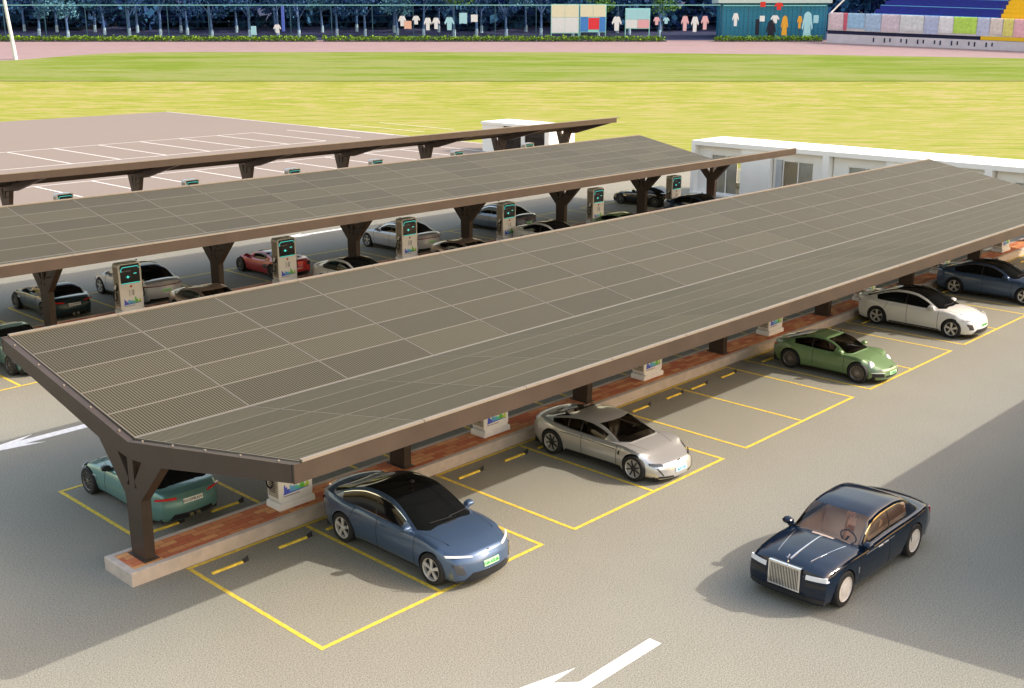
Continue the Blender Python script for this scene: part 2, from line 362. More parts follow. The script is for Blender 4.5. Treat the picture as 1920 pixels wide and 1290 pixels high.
# ------------------------------------------------------------------ canopies
CY = .70
def canopy(oy, x0, x1, cols, label, wings=(1, 1), indiv='near', zoff=0, half=6.02, name='solar_canopy', sw=1.0):
    """butterfly canopy on Y posts; wings=(front, back)"""
    t = thing(name, label, 'canopy', (x0, oy+CY, 0), 0, 'solar canopies over the parking rows')
    X = lambda x: x-x0
    H = 1.12; zv = 3.08+zoff; s = H/half
    th = math.atan(s)
    lo = -half if wings[0] else -1.5; hi = half if wings[1] else 1.5
    for k, cx in enumerate(cols):
        xa, xb = X(cx)-.12, X(cx)+.12
        if k == 0 and abs(X(cx)) < .4: xa, xb = 0.0, .24
        p = MB()
        p.prism_x([(-.29, .31), (.29, .31), (.33, 1.74), (.33, 2.0), (-.33, 2.0), (-.33, 1.74)], xa, xb)
        p.prism_x([(-.12, 2.0), (.12, 2.0), (.12, 2.66+zoff), (-.12, 2.66+zoff)], xa+.003, xb-.003)
        for sg in (1, -1):
            p.prism_x([(sg*.331, 1.74), (sg*1.38*sw, 2.84+zoff), (sg*.62*sw, 2.84+zoff), (sg*.13*sw, 2.16)], xa+.002, xb-.002)
        p.box(xa-.06, xb+.06, -.36, .36, .315, .345)
        p.build('post', BROWN, t)
        bb = MB(); xc, xd = (xa, xb+.02) if k else (xa, xb)
        if wings[1]: bb.prism_x([(0, 2.64+zoff), (1.3, 2.79+zoff), (half-.02, zv+H-.385), (half-.02, zv+H-.03), (0, zv-.05)], xc, xd)
        if wings[0]: bb.prism_x([(0, 2.64+zoff), (0, zv-.05), (-half+.02, zv+H-.03), (-half+.02, zv+H-.385), (-1.3, 2.79+zoff)], xc, xd)
        for sg, w in ((-1, wings[0]), (1, wings[1])):
            if w and k in (0,):
                for q in range(5):
                    yy = sg*(.5+q*1.25); zz = zv+abs(yy)*s-.03
                    bb.lathe_y([(0, 0), (.03, 0)], 0, 0, 3) if False else bb.box(xa+.06, xa+.10, yy-.02, yy+.02, zz-.02, zz+.025, 1)
        bb.build('roof_arm', [BROWN, CAPM], t)
        # square conduit loop hung beside the post
        if name == 'solar_canopy' and indiv == 'near': continue
        c = MB(); zl = 2.72+zoff
        for a, b_, cc, d in ((-.42, -.06, zl, zl+.03), (-.42, -.06, zl-.33, zl-.30), (-.42, -.39, zl-.33, zl+.03), (-.09, -.06, zl-.33, zl+.03)): c.box(X(cx)+a, X(cx)+b_, -.72, -.66, cc, d)
        c.build('conduit_bracket', DARKST, t)
    L = x1-x0
    for sg, w in ((-1, wings[0]), (1, wings[1])):
        if not w: continue
        f = MB(); y = sg*half; a, b_ = sorted((y, y+sg*.06))
        f.box(0, L, a, b_, zv+H-.38, zv+H-.012); a, b_ = sorted((y-sg*.12, y)); f.box(.02, L-.02, a, b_, zv+H-.38, zv+H-.35)
        f.build('fascia', BROWN, t)
        c = MB(); npan = round((L-.15)/2.9); a, b_ = sorted((y-sg*.02, y+sg*.07))
        for k in range(npan):
            c.box(.17+k*2.9+.008, .17+(k+1)*2.9-.008, a, b_, zv+H-.01, zv+H+.035)
        c.build('edge_cap', CAPM, t)
        for q in range(1, 5):
            yy = sg*(half*q/5); zz = zv+abs(yy)*s
            MB().prism_x([(yy-.04, zz-.2), (yy+.04, zz-.2), (yy+.04, zz-.06), (yy-.04, zz-.06)], .1, L-.1).build('purlin', DARKST, t)
        # panels
        npx = round((L-.2)/2.9); rows = 5; pl = (half-.06)/cos(th)/rows; pw = 2.9
        me = None; rest = MB()
        for i in range(npx):
            for r in range(rows):
                w0, w1, l0, l1 = .010, pw-.010, .006, pl-.006
                q = MB(); fr = .017; T = .035
                q.box(w0, w1, l0, l1, -T, -.004, 1)
                q.add([(w0, l0, 0), (w1, l0, 0), (w1, l1, 0), (w0, l1, 0), (w0+fr, l0+fr, 0), (w1-fr, l0+fr, 0), (w1-fr, l1-fr, 0), (w0+fr, l1-fr, 0)],
                      [(0, 1, 5, 4), (1, 2, 6, 5), (2, 3, 7, 6), (3, 0, 4, 7)], 1)
                q.add([(w0+fr, l0+fr, -.002), (w1-fr, l0+fr, -.002), (w1-fr, l1-fr, -.002), (w0+fr, l1-fr, -.002)], [(0, 1, 2, 3)], 0)
                q.add([(w0, l0, -.004), (w1, l0, -.004), (w1, l1, -.004), (w0, l1, -.004), (w0, l0, 0), (w1, l0, 0), (w1, l1, 0), (w0, l1, 0)],
                      [(0, 1, 5, 4), (1, 2, 6, 5), (2, 3, 7, 6), (3, 0, 4, 7)], 1)
                M = Matrix.Translation((.17+i*2.9, sg*.03, zv)) @ Matrix.Rotation(sg*th, 4, 'X') @ Matrix.Translation((0, (0 if sg > 0 else -pl) + sg*r*pl, 0))
                own = (indiv == 'near' and i < 10) or (indiv == 'back' and sg > 0)
                if own:
                    if me is None:
                        o = q.build('solar_panel', [CELL, FRM], t, normals=False); me = o.data
                    else:
                        o = bpy.data.objects.new('solar_panel', me); COL.objects.link(o); o.parent = t
                    o.matrix_local = M
                else:
                    rest.add([M @ Vector(v) for v in q.v], q.f, 0)
                    rest.m[-len(q.f):] = q.m
        if rest.v:
            rest.build('far_solar_panels' if indiv == 'near' else 'solar_panels', [CELL, FRM], t, normals=False, kind='stuff')
    if wings[0] and wings[1]:
        MB().box(.17, L-.1, -.032, .032, zv-.06, zv-.001).build('valley_gutter', FRM, t)
    else:
        MB().box(.1, L-.1, -.02, .06, zv-.2, zv+.02).build('rear_rail', BROWN, t)
    return t
c1cols = [-.67+7.465*k for k in range(8)]
canopy(0, -.79, 51.72, c1cols, 'nearest brown butterfly canopy roofed with solar panels, front of the picture', indiv='near')
canopy(20.6, -.79, 51.5, c1cols, 'middle brown butterfly solar canopy behind the nearest one, its front fascia hiding half the roof', indiv='back')
canopy(40.7, 2.55, 60.3, [6.27+7.64*k for k in range(8)], 'farthest canopy seen only as a long brown fascia on tapering posts', wings=(1, 0), indiv=None, zoff=.2, half=5.0, sw=.55)
canopy(-20.50, 12.05, 50, [12.17+7.465*k for k in range(6)], 'brown solar canopy just outside the right edge that shades the lane', indiv=None, zoff=.55)

# ------------------------------------------------------------------ chargers
CYAN = mat('cyan_light', (.1, .8, .75), .4, emit=((.05, .62, .58), .42))
SCR = mat('charger_screen', (.02, .022, .025), .25)
CABW = mat('charger_white', (.82, .81, .79), .45, noise=(3, .04))
CABG = mat('charger_side', (.42, .37, .31), .5)
GLY = mat('grey_glyph', (.4, .4, .42), .5); REDD = mat('red_dot', (.45, .07, .03), .5)
ART = [mat('art_blue', (.08, .12, .65), .5), mat('art_sky', (.15, .45, .75), .5), mat('art_teal', (.12, .6, .5), .5), mat('art_green', (.15, .55, .08), .5), mat('art_lime', (.45, .65, .05), .5)]
def rrect(x0, x1, z0, z1, r, n=5):
    p = []
    for cx, cz, a0 in ((x1-r, z1-r, 0), (x0+r, z1-r, 90), (x0+r, z0+r, 180), (x1-r, z0+r, 270)):
        for k in range(n+1): a = radians(a0+90*k/n); p.append((cx+r*cos(a), cz+r*sin(a)))
    return p
def make_charger():
    t = thing('charging_station', '', 'charger')
    b = MB(); b.prism_y([(-.525, 0), (.525, 0), (.525, .09), (.50, .16), (-.50, .16), (-.525, .09)], -.28, .28); b.build('plinth', WPAINT, t, smooth=.6)
    c = MB(); c.prism_y(rrect(-.49, .49, .16, 2.05, .10), -.23, .24, 0)
    body = c.build('cabinet', [CABW, CABG], t, smooth=.6)
    for sx in (-1, 1):
        sd = MB(); a, d = sorted((sx*.485, sx*.497)); sd.box(a, d, -.19, .2, .3, 1.9); sd.build('side_panel', CABG, body)
    v = MB()
    for k in range(9): v.box(-.503, -.496, -.1, .14, .42+k*.05, .44+k*.05)
    v.build('vent', DARKST, body)
    bz_ = MB(); bz_.prism_y(rrect(-.42, .42, 1.22, 2.0, .07), -.245, -.225); scr = bz_.build('screen', SCR, t, smooth=.6)
    g = MB(); y0, y1 = -.252, -.246
    g.box(-.40, .40, y0, y1, 1.235, 1.258); g.box(-.30, .34, y0, y1, 1.895, 1.918); g.box(-.40, -.37, y0, y1, 1.72, 1.83)
    g.prism_y([(-.40, 1.83), (-.37, 1.83), (-.30, 1.89), (-.30, 1.92)], y0, y1); g.prism_y([(.34, 1.92), (.34, 1.89), (.40, 1.80), (.40, 1.84)], y0, y1)
    for k in range(10): pass
    cir = [(-.10+.042*cos(a*pi/7), 1.5+.055*sin(a*pi/7)) for a in range(14)]
    g.prism_y(cir, y0, y1); g.box(-.20, .0, y0, y1, 1.497, 1.506); g.box(.16, .28, y0, y1, 1.60, 1.63)
    g.build('light_trim', CYAN, scr)
    text_obj('screen_text', 'EV CHARGE', .075, GLY, scr, (-.18, -.252, 1.74), (pi/2, 0, 0))
    q = MB(); q.prism_y([(.0+.045*cos(a*pi/6), 1.1+.05*sin(a*pi/6)) for a in range(12)], -.242, -.228); q.build('stop_button', REDD, t)
    s = MB(); s.box(-.10, -.07, -.236, -.228, .70, .98); s.box(-.03, -.015, -.236, -.228, .74, .94); s.box(.03, .12, -.236, -.228, .72, .96); s.build('card_slot', GLY, t)
    a = MB(); rr = random.Random(3); x = -.34; k = 0
    while x < .38:
        w = rr.uniform(.03, .075); h = rr.uniform(.08, .20)*(1 if k % 4 else 1.5); f = (x+.34)/.72; mi = min(4, int(f*5))
        a.prism_y([(x, .40), (x+w, .40), (x+w, .40+h*.8), (x+w/2, .40+h), (x, .40+h*.8)], -.238, -.229, mi); x += w+.006; k += 1
    a.prism_y([(-.36, .36), (.38, .39), (.38, .41), (-.36, .40)], -.240, -.231, 0)
    a.build('skyline_graphic', ART, t)
    l = MB(); l.box(-.36, .1, -.238, -.229, .30, .33); l.build('ledge', GLY, t)
    for sx in (-1, 1):
        h = MB(); a_, b_ = sorted((sx*.49, sx*.58)); h.prism_x([(-.12, .98), (.10, .98), (.10, 1.22), (-.04, 1.26), (-.12, 1.16)], a_, b_)
        hd = h.build('holster', BPL, t)
        cb = MB(); pts = [(sx*(.56+.05*sin(u*pi)), -.02-.13*sin(2*pi*u)*1.0, 1.12-.55*sin(u*pi)) for u in [i/12 for i in range(13)]]
        cb.tube(pts, .022, 6); cb.build('cable', BLACK, hd, smooth=.8)
        gn = MB(); gn.obox((sx*.60, -.06, 1.14), .035, .05, .10, Matrix.Rotation(.4, 3, 'X')); gn.build('plug', LAMP, hd)
    return t
ch0 = make_charger(); used = False
chl = []
ordn = ['first', 'second', 'third', 'fourth', 'fifth', 'sixth', 'seventh']
for k, x in enumerate([3.3, 10.25, 17.65, 25.3, 32.8, 40.3, 47.6]): chl.append((x, .75, 'white charging station under the nearest canopy, %s from the near end' % ordn[k], 'chargers on the nearest island'))
for k, x in enumerate([2.5, 10.1, 17.7, 25.0, 32.1, 39.6, 47.3]):
    if k: chl.append((x, 21.25, 'white charging station with lit screen under the middle canopy, %s from the left' % ordn[k-1], 'chargers on the middle island'))
for k, x in enumerate([17.2, 25.3, 32.9, 40.0, 47.9, 55.7]): chl.append((x, 41.7, 'charging station showing only its top over the middle roof, %s from the left' % ordn[k], 'chargers on the far island'))
for x, y, lab, grp in chl:
    o = copy_tree(ch0) if used else ch0; used = True
    o.location = (x, y, .325); o['label'] = lab; o['group'] = grp

# ------------------------------------------------------------------ cars
def interp(pts, x):
    """smooth monotone-ish interpolation through control points"""
    if x <= pts[0][0]: return pts[0][1]
    if x >= pts[-1][0]: return pts[-1][1]
    for i in range(len(pts)-1):
        if x <= pts[i+1][0]: break
    x0, y0 = pts[i]; x1, y1 = pts[i+1]; h = x1-x0; t = (x-x0)/h
    def sl(k):
        if k <= 0 or k >= len(pts)-1: return None
        a = (pts[k][1]-pts[k-1][1])/(pts[k][0]-pts[k-1][0]); b = (pts[k+1][1]-pts[k][1])/(pts[k+1][0]-pts[k][0])
        return 0 if a*b <= 0 else 2*a*b/(a+b)
    d = (y1-y0)/h; m0 = sl(i); m1 = sl(i+1); m0 = d if m0 is None else m0; m1 = d if m1 is None else m1
    t2, t3 = t*t, t*t*t
    return (2*t3-3*t2+1)*y0+(t3-2*t2+t)*h*m0+(-2*t3+3*t2)*y1+(t3-t2)*h*m1

class Car:
    def __init__(s, **k):
        s.__dict__.update(dict(z0=.20, prof=[(0, .90), (.08, .945), (.3, .985), (.5, 1.0), (.72, .985), (.9, .955), (1, .90)], fp=.34, rp=.26, pexp=2.6, Ra=None, cF=.28, cR=.2,
                               ztop_side=None, fz=None, rz=None, fend=.02, tub=None, skirt=None)); s.__dict__.update(k)
        if s.Ra is None: s.Ra = s.r+.045
        s.ax = (s.wb/2, -s.wb/2)
    def Wp(s, x): return interp(s.plan, x) + s.fend*sum(math.exp(-((x-a)/.38)**2) for a in s.ax)
    def zc(s, x): return interp(s.top, x)
    def cr(s, x): return interp(s.crown, x)
    def zs(s, x): return s.zc(x)-s.cr(x)
    def zt(s, x, y): w = s.Wp(x)*.9; return s.zc(x)-s.cr(x)*min(1, abs(y)/w)**2.4
    def W(s, x, z):
        t = max(0, min(1, (z-s.z0)/(s.zs(x)-s.z0))); return s.Wp(x)*interp(s.prof, t)
    def xn(s, y, z): return s.xf - s.fp*min(1.2, abs(y)/s.hw)**s.pexp - interp(s.fz, z)
    def xb(s, y, z): return s.xr + s.rp*min(1.2, abs(y)/s.hw)**s.pexp + interp(s.rz, z)
    def warp(s, xm, y, z):
        F = s.xf-.75; B = s.xr+.6
        if xm > F: return F+(xm-F)/.75*(s.xn(y, z)-F)
        if xm < B: return B+(xm-B)/.6*(B-s.xb(y, z)) if True else xm
        return xm
    def unwarp(s, x, y, z):
        F = s.xf-.75; B = s.xr+.6
        if x > F: return F+(x-F)/max(.05, s.xn(y, z)-F)*.75
        if x < B: return B+(x-B)/max(.05, B-s.xb(y, z))*.6
        return x
    def sideY(s, x, z):
        y = s.hw
        for _ in range(4): y = s.W(s.unwarp(x, y, z), z)
        return y
    # ---- surface patches: closed thin slabs that follow the body
    def patch(s, fn, q, n=8, m=5, e=.006, th=.03, side=1):
        (a0, b0), (a1, b1), (a2, b2), (a3, b3) = q; mb = MB(); vs = []; vi = []
        for j in range(m+1):
            v = j/m
            for i in range(n+1):
                u = i/n; a = (a0*(1-u)+a1*u)*(1-v)+(a3*(1-u)+a2*u)*v; b = (b0*(1-u)+b1*u)*(1-v)+(b3*(1-u)+b2*u)*v
                vs.append(fn(a, b, e)); vi.append(fn(a, b, -th))
        N = len(vs); w = n+1; fs = []
        for j in range(m):
            for i in range(n): k = j*w+i; fs += [(k, k+1, k+w+1, k+w), (N+k, N+k+w, N+k+w+1, N+k+1)]
        bd = [j for j in range(w)] + [j*w+n for j in range(1, m+1)] + [m*w+i for i in range(n-1, -1, -1)] + [j*w for j in range(m-1, 0, -1)]
        for i in range(len(bd)): a, b = bd[i], bd[(i+1) % len(bd)]; fs.append((a, N+a, N+b, b))
        mb.add(vs+vi, fs); return mb
    def F(s, q, **k): return s.patch(lambda y, z, e: (s.xn(y, z)+e, y, z), q, **k)
    def B(s, q, **k): return s.patch(lambda y, z, e: (s.xb(y, z)-e, y, z), q, **k)
    def S(s, sg, q, **k): return s.patch(lambda x, z, e: (x, sg*(s.sideY(x, z)+e), z), q, **k)
    def T(s, q, **k): return s.patch(lambda x, y, e: (x, y, s.zt(x, y)+e), q, **k)

    def body(s, root, paint):
        z0, Ra, r = s.z0, s.Ra, s.r
        xs = [s.xr+(s.xf-s.xr)*i/64 for i in range(65)]
        st = [(x, None) for x in xs if all(abs(x-a) > Ra+.02 for a in s.ax)]
        for a in s.ax:
            st += [(a-Ra-.002, None), (a+Ra+.002, None)]
            for k in range(17):
                an = pi*k/16; st.append((a-Ra*cos(an), r+Ra*sin(an)*.98))
        st.sort(); NR = 14; mb = MB()
        cs = [i/NR for i in range(NR+1)]
        for sg in (1, -1):
            base = len(mb.v)
            for x, za in st:
                lo = max(z0, za) if za else z0; zt = s.zs(x)
                for c in cs:
                    z = lo+(zt-lo)*c; y = s.W(x, z)*sg; mb.v.append((s.warp(x, y, z), y, z))
            n = NR+1
            for i in range(len(st)-1):
                for j in range(NR):
                    a = base+i*n+j; mb.f.append((a, a+1, a+n+1, a+n)); mb.m.append(0)
                if st[i][1] and st[i+1][1]:      # inner liner of the wheel arch
                    p, q = mb.v[base+i*n], mb.v[base+(i+1)*n]; o = len(mb.v)
                    mb.v += [p, q, (q[0], q[1]-sg*.34, q[2]), (p[0], p[1]-sg*.34, p[2])]; mb.f.append((o, o+1, o+2, o+3)); mb.m.append(1)
        NB = 20; bs = [-1+2*i/NB for i in range(NB+1)]
        # top
        base = len(mb.v); tub = s.tub
        for x, za in st:
            for b in bs:
                z = s.zt(x, b*s.Wp(x)*.9); y = b*s.W(x, s.zs(x))
                if tub and tub[0] < x < tub[1] and abs(b) < tub[2]: z = tub[3]
                mb.v.append((s.warp(x, y, z), y, z))
        n = NB+1
        for i in range(len(st)-1):
            for j in range(NB):
                a = base+i*n+j; q = [a, a+n, a+n+1, a+1]; zz = [mb.v[k][2] for k in q]
                mi = 2 if tub and (min(zz) < tub[3]+.05) else 0
                xm = st[i][0]
                bb_ = bs[j]+1/NB
                if mi == 0 and s.gx[1]+.10+s.cR*bb_**2 < xm < s.gx[0]-.15-s.cF*bb_**2 and abs(bb_) < .90: mi = 1 if not tub else 2
                mb.f.append(tuple(q)); mb.m.append(mi)
        # front and back
        for front in (1, 0):
            base = len(mb.v); x = s.xf if front else s.xr
            for c in cs:
                for b in bs:
                    zt = s.zt(x, b*s.Wp(x)*.9); z = z0+(zt-z0)*c; zr = z0+(s.zs(x)-z0)*c
                    y = b*s.W(x, zr); mb.v.append((s.warp(x, y, z), y, z))
            for j in range(NR):
                for i in range(NB): a = base+j*n+i; mb.f.append((a, a+1, a+n+1, a+n)); mb.m.append(0)
        o = mb.build('body', [paint, BLACK, s.inter], root, smooth=.75)
        u = MB(); u.box(s.xr+.25, s.xf-.3, -s.hw+.2, s.hw-.2, .15, .42)
        u.build('underbody', BLACK, root)
        return o

    def house(s, root, paint, glass, roofm, trim):
        """cabin: painted pillars, glass and roof as separate meshes"""
        rows = [(1.0, -.06), (1.0, .03), (.995, .065), (.975, .22), (.945, .42), (.905, .62), (.865, .765), (.855, .80), (.82, .87), (.77, .925), (.66, .965), (.48, .985), (.25, .998), (0, 1.0)]
        iT0, iG0, iG1, iR = 1, 2, 6, 9
        NS = 56; Hp = s.H; Hm = max(h for _, h in Hp)
        sv = [i/NS for i in range(NS+1)]
        grid = {}
        for i, u in enumerate(sv):
            for sg in (1, -1):
                for k, (yf, hf) in enumerate(rows):
                    f = min(1, .34+.66*(interp(Hp, u)/Hm)); yy = 1-(1-yf)*f
                    xF = s.gx[0]-s.cF*yf**2; xR = s.gx[1]+s.cR*yf**2
                    x = xF*(1-u)+xR*u; wg = s.Wp(x)*s.gw; zb = s.zs(x)-.025
                    z = zb+hf*interp(Hp, u)
                    y = yy*wg; grid[i, sg, k] = (x, sg*y, z)
        def coll(sel, name, m, sgn=(1, -1), off=0, par=root, flat=None):
            mb = MB(); idx = {}
            for i in range(NS):
                for sg in sgn:
                    for k in range(len(rows)-1):
                        if sel(i, k, sg):
                            q = [(i, sg, k), (i+1, sg, k), (i+1, sg, k+1), (i, sg, k+1)]
                            ids = []
                            for t in q:
                                key = t if t[2] < len(rows)-1 else (t[0], 0, t[2])
                                if key not in idx: idx[key] = len(mb.v); mb.v.append(grid[t])
                                ids.append(idx[key])
                            mb.f.append(tuple(ids)); mb.m.append(0)
            if not mb.v: return None
            return mb.build(name, m, par, smooth=.9)
        uW, uR = s.us; iW, iB = int(uW*NS), int(uR*NS); d0, d1 = [int(v*NS) for v in s.dlo]
        bp_ = [int(v*NS) for v in s.bpil]
        side = lambda i, k: iG0 <= k < iG1 and d0 <= i < d1 and i not in bp_
        topg = lambda i, k: k >= iR
        fr = lambda i: (2 <= i < iW)
        rr_ = lambda i: (iB <= i < NS-2)
        istrim = lambda i, k: trim is not None and (k == iT0 or k == iG1) and d0 <= i < d1
        coll(lambda i, k, sg: not side(i, k) and not istrim(i, k) and not (topg(i, k) and (fr(i) or rr_(i))) and not (topg(i, k) and iW <= i < iB and roofm is not paint and i > 0) and not (iG0 <= k < iG1 and i in bp_), 'pillars', paint)
        for sg in (1, -1):
            for b_ in bp_: coll(lambda i, k, g: iG0 <= k < iG1 and i == b_, 'door_post', BPL, (sg,))
        coll(lambda i, k, sg: topg(i, k) and fr(i), 'windscreen', glass)
        coll(lambda i, k, sg: topg(i, k) and rr_(i), 'rear_window', glass)
        for sg in (1, -1): coll(lambda i, k, g: side(i, k), 'side_window', glass, (sg,))
        if roofm is not paint: coll(lambda i, k, sg: topg(i, k) and iW <= i < iB, 'roof', roofm)
        if trim is not None:
            for sg in (1, -1):
                for kk in (iT0, iG1): coll(lambda i, k, g: istrim(i, k) and k == kk, 'window_trim', trim, (sg,))

def wheel(root, x, y, r, sg, style):
    """tyre with its rim as a sub-part; sg is the outward side"""
    w = .24; t = MB(); y1 = y
    pr = [(r*.68, -w/2+.01), (r*.70, -w/2), (r*.93, -w/2), (r*.985, -w/2+.02), (r, -w/2+.05), (r, w/2-.05), (r*.985, w/2-.02), (r*.93, w/2), (r*.70, w/2), (r*.68, w/2-.01)]
    t.lathe_y([(a, y+b) for a, b in pr], x, r, 32); ty = t.build('wheel', BLACK, root, smooth=.7)
    m = MB(); R = r*.70; yo = y+sg*(w/2-.012)
    m.lathe_y([(R*1.02, yo+sg*.008), (R*.97, yo+sg*.012), (R*.93, yo), (R*.90, yo-sg*.10)], x, r, 32, 0)
    m.lathe_y([(R*.92, yo-sg*.07), (.001, yo-sg*.07)], x, r, 24, 1)
    n, wd, ci, cm = style['n'], style['w'], style.get('hub', .16), style.get('mi', 0)
    for k in range(n):
        a = 2*pi*k/n+.2; twist = style.get('tw', 0)
        ca, sa = cos(a), sin(a); nx, nz = -sa, ca
        r0, r1 = R*.1, R*.96; w0, w1 = wd*R*style.get('tap', .8), wd*R
        p = []
        for rr, ww, yy in ((r0, w0, yo-sg*.005), (r1, w1, yo-sg*.01)):
            a2 = a+(twist if rr == r1 else 0); c2, s2 = cos(a2), sin(a2); n2x, n2z = -s2, c2
            for q in (-1, 1):
                for dy in (0, -sg*.035): p.append((x+c2*rr+n2x*ww*q/2, yy+dy, r+s2*rr+n2z*ww*q/2))
        m.add(p, [(0, 2, 6, 4), (1, 5, 7, 3), (0, 4, 5, 1), (2, 3, 7, 6), (4, 6, 7, 5)], cm)
    m.lathe_y([(R*ci, yo-sg*.03), (R*ci, yo+sg*.002), (R*ci*.7, yo+sg*.012), (.001, yo+sg*.012)], x, r, 16, cm)
    m.build('rim', style['mats'], ty, smooth=.5)

def mirror(root, c, x, paint, sg):
    z = c.zs(x)+.045; y = c.Wp(x)*.9-.04
    m = MB(); ob = []
    for i, (dx, hw_, hz) in enumerate(((.10, .06, .03), (.07, .11, .065), (-.02, .13, .08), (-.05, .125, .075))):
        for k in range(10):
            a = 2*pi*k/10; ob.append((x+dx, sg*(y+.13+cos(a)*hw_), z+.04+sin(a)*hz))
    fs = [(i*10+k, i*10+(k+1) % 10, (i+1)*10+(k+1) % 10, (i+1)*10+k) for i in range(3) for k in range(10)] + [tuple(range(10)), tuple(range(30, 40))[::-1]]
    m.add(ob, fs); m.box(x-.04, x+.05, *sorted((sg*(y-.06), sg*(y+.10))), z-.06, z+.02)
    return m.build('wing_mirror', paint, root, smooth=.7)

def seats(root, m, rows, y=.36, z=.42, dash=None, wheel_side=1, dz=.86):
    for k, (x, wide) in enumerate(rows):
        for yy in ((-y, y) if not wide else (0,)):
            w = .26 if not wide else .62
            s_ = MB(); s_.box(x-.25, x+.25, yy-w, yy+w, z-.12, z+.02)
            R = Matrix.Rotation(-.32, 3, 'Y')
            s_.obox((x-.34, yy, z+.26), .07, w, .32, R)
            if not wide: s_.obox((x-.43, yy, z+.61), .05, .13, .09, R)
            else:
                for q in (-.38, .38): s_.obox((x-.43, q, z+.60), .05, .13, .08, R)
            s_.build('seat', m, root)
    if dash:
        d = MB(); d.prism_y([(dash, .45), (dash-.05, dz-.06), (dash+.1, dz), (dash+.25, dz-.02), (dash+.25, .45)], -.62, .62); d.build('dashboard', m, root)
        st = MB(); cx, cy, cz = dash-.18, wheel_side*.36, dz+.02
        pts = [(cx+.06*sin(a*pi/9), cy+.18*cos(a*pi/9), cz+.17*sin(a*pi/9)) for a in range(19)]; st.tube(pts, .015, 6, cap=False)
        st.tube([(cx, cy, cz), (dash, cy, cz-.06)], .03, 6); st.build('steering_wheel', BPL, root, smooth=.8)

def bonnet(root, c, x0, x1, w0, w1):
    for sg in (1, -1):
        c.T([(x0, sg*w0), (x0, sg*(w0-.008)), (x1-.12, sg*(w1-.008)), (x1-.12, sg*w1)], n=1, m=14, e=.002, th=.012).build('bonnet_gap', BLACK, root)

def plate(root, c, front, y0, y1, z0, z1, pm, tm, txt):
    fn = c.F if front else c.B
    p = fn([(y0, z0), (y1, z0), (y1, z1), (y0, z1)], n=3, m=2, e=.02, th=.02).build('number_plate', pm, root)
    yc, zc_ = (y0+y1)/2, (z0+z1)/2
    if front:
        x = c.xn(yc, zc_)+.026; sl = (c.xn(yc, z1)-c.xn(yc, z0))/(z1-z0); rot = (pi/2, 0, pi/2)
    else:
        x = c.xb(yc, zc_)-.026; sl = (c.xb(yc, z1)-c.xb(yc, z0))/(z1-z0); rot = (pi/2, 0, -pi/2)
    e = Matrix.Rotation(math.atan(-sl) * -1, 4, 'Y') @ Matrix.Rotation(rot[2], 4, 'Z') @ Matrix.Rotation(pi/2, 4, 'X')
    t = text_obj('plate_text', txt, (z1-z0)*.86, tm, p, (x, yc, zc_), (0, 0, 0)); t.matrix_local = Matrix.Translation((x, yc, zc_)) @ e
    return p

def seams(root, c, xs, handles, hm, zlo=.30):
    for sg in (1, -1):
        for x, x2 in xs:
            c.S(sg, [(x2, zlo), (x2+.014, zlo), (x+.014, c.zs(x)-.015), (x, c.zs(x)-.015)], n=1, m=12, e=.003, th=.01).build('door_gap', BLACK, root)
    for sg in (1, -1):
        for x in handles:
            z = c.zs(x)-.16; c.S(sg, [(x, z), (x+.2, z+.005), (x+.2, z+.03), (x, z+.025)], n=3, m=1, e=.018, th=.01).build('door_handle', hm, root)

ST5 = dict(n=5, w=.36, tap=.5, tw=.14, mats=[ALLOY, BPL], hub=.2)
ST5b = dict(n=5, w=.52, tap=.5, tw=.10, mats=[ALLOY, BPL, BPL], hub=.2)
STM = dict(n=8, w=.085, tap=1.3, tw=.12, mats=[ALLOY, ALLOY, BPL], mi=2, hub=.26)
STP = dict(n=16, w=.08, tap=.9, mats=[mat('dark_alloy', (.30, .27, .25), .35, metal=.6), BPL], hub=.22)
STG = dict(n=7, w=.66, tap=1.0, mats=[WHITEW, BPL], hub=.5)
STJ = dict(n=10, w=.12, tap=.7, mats=[mat('grey_alloy', (.2, .19, .18), .35, metal=.6), BPL], hub=.2)

def wheels(root, c, style):
    for x in c.ax:
        for sg in (1, -1): wheel(root, x, sg*(c.hw-.125), c.r, sg, style)

def paint_mat(name, col, metal=.35, rough=.38): return mat(name, col, rough, metal=metal, coat=1.0, noise=(1.5, .02))

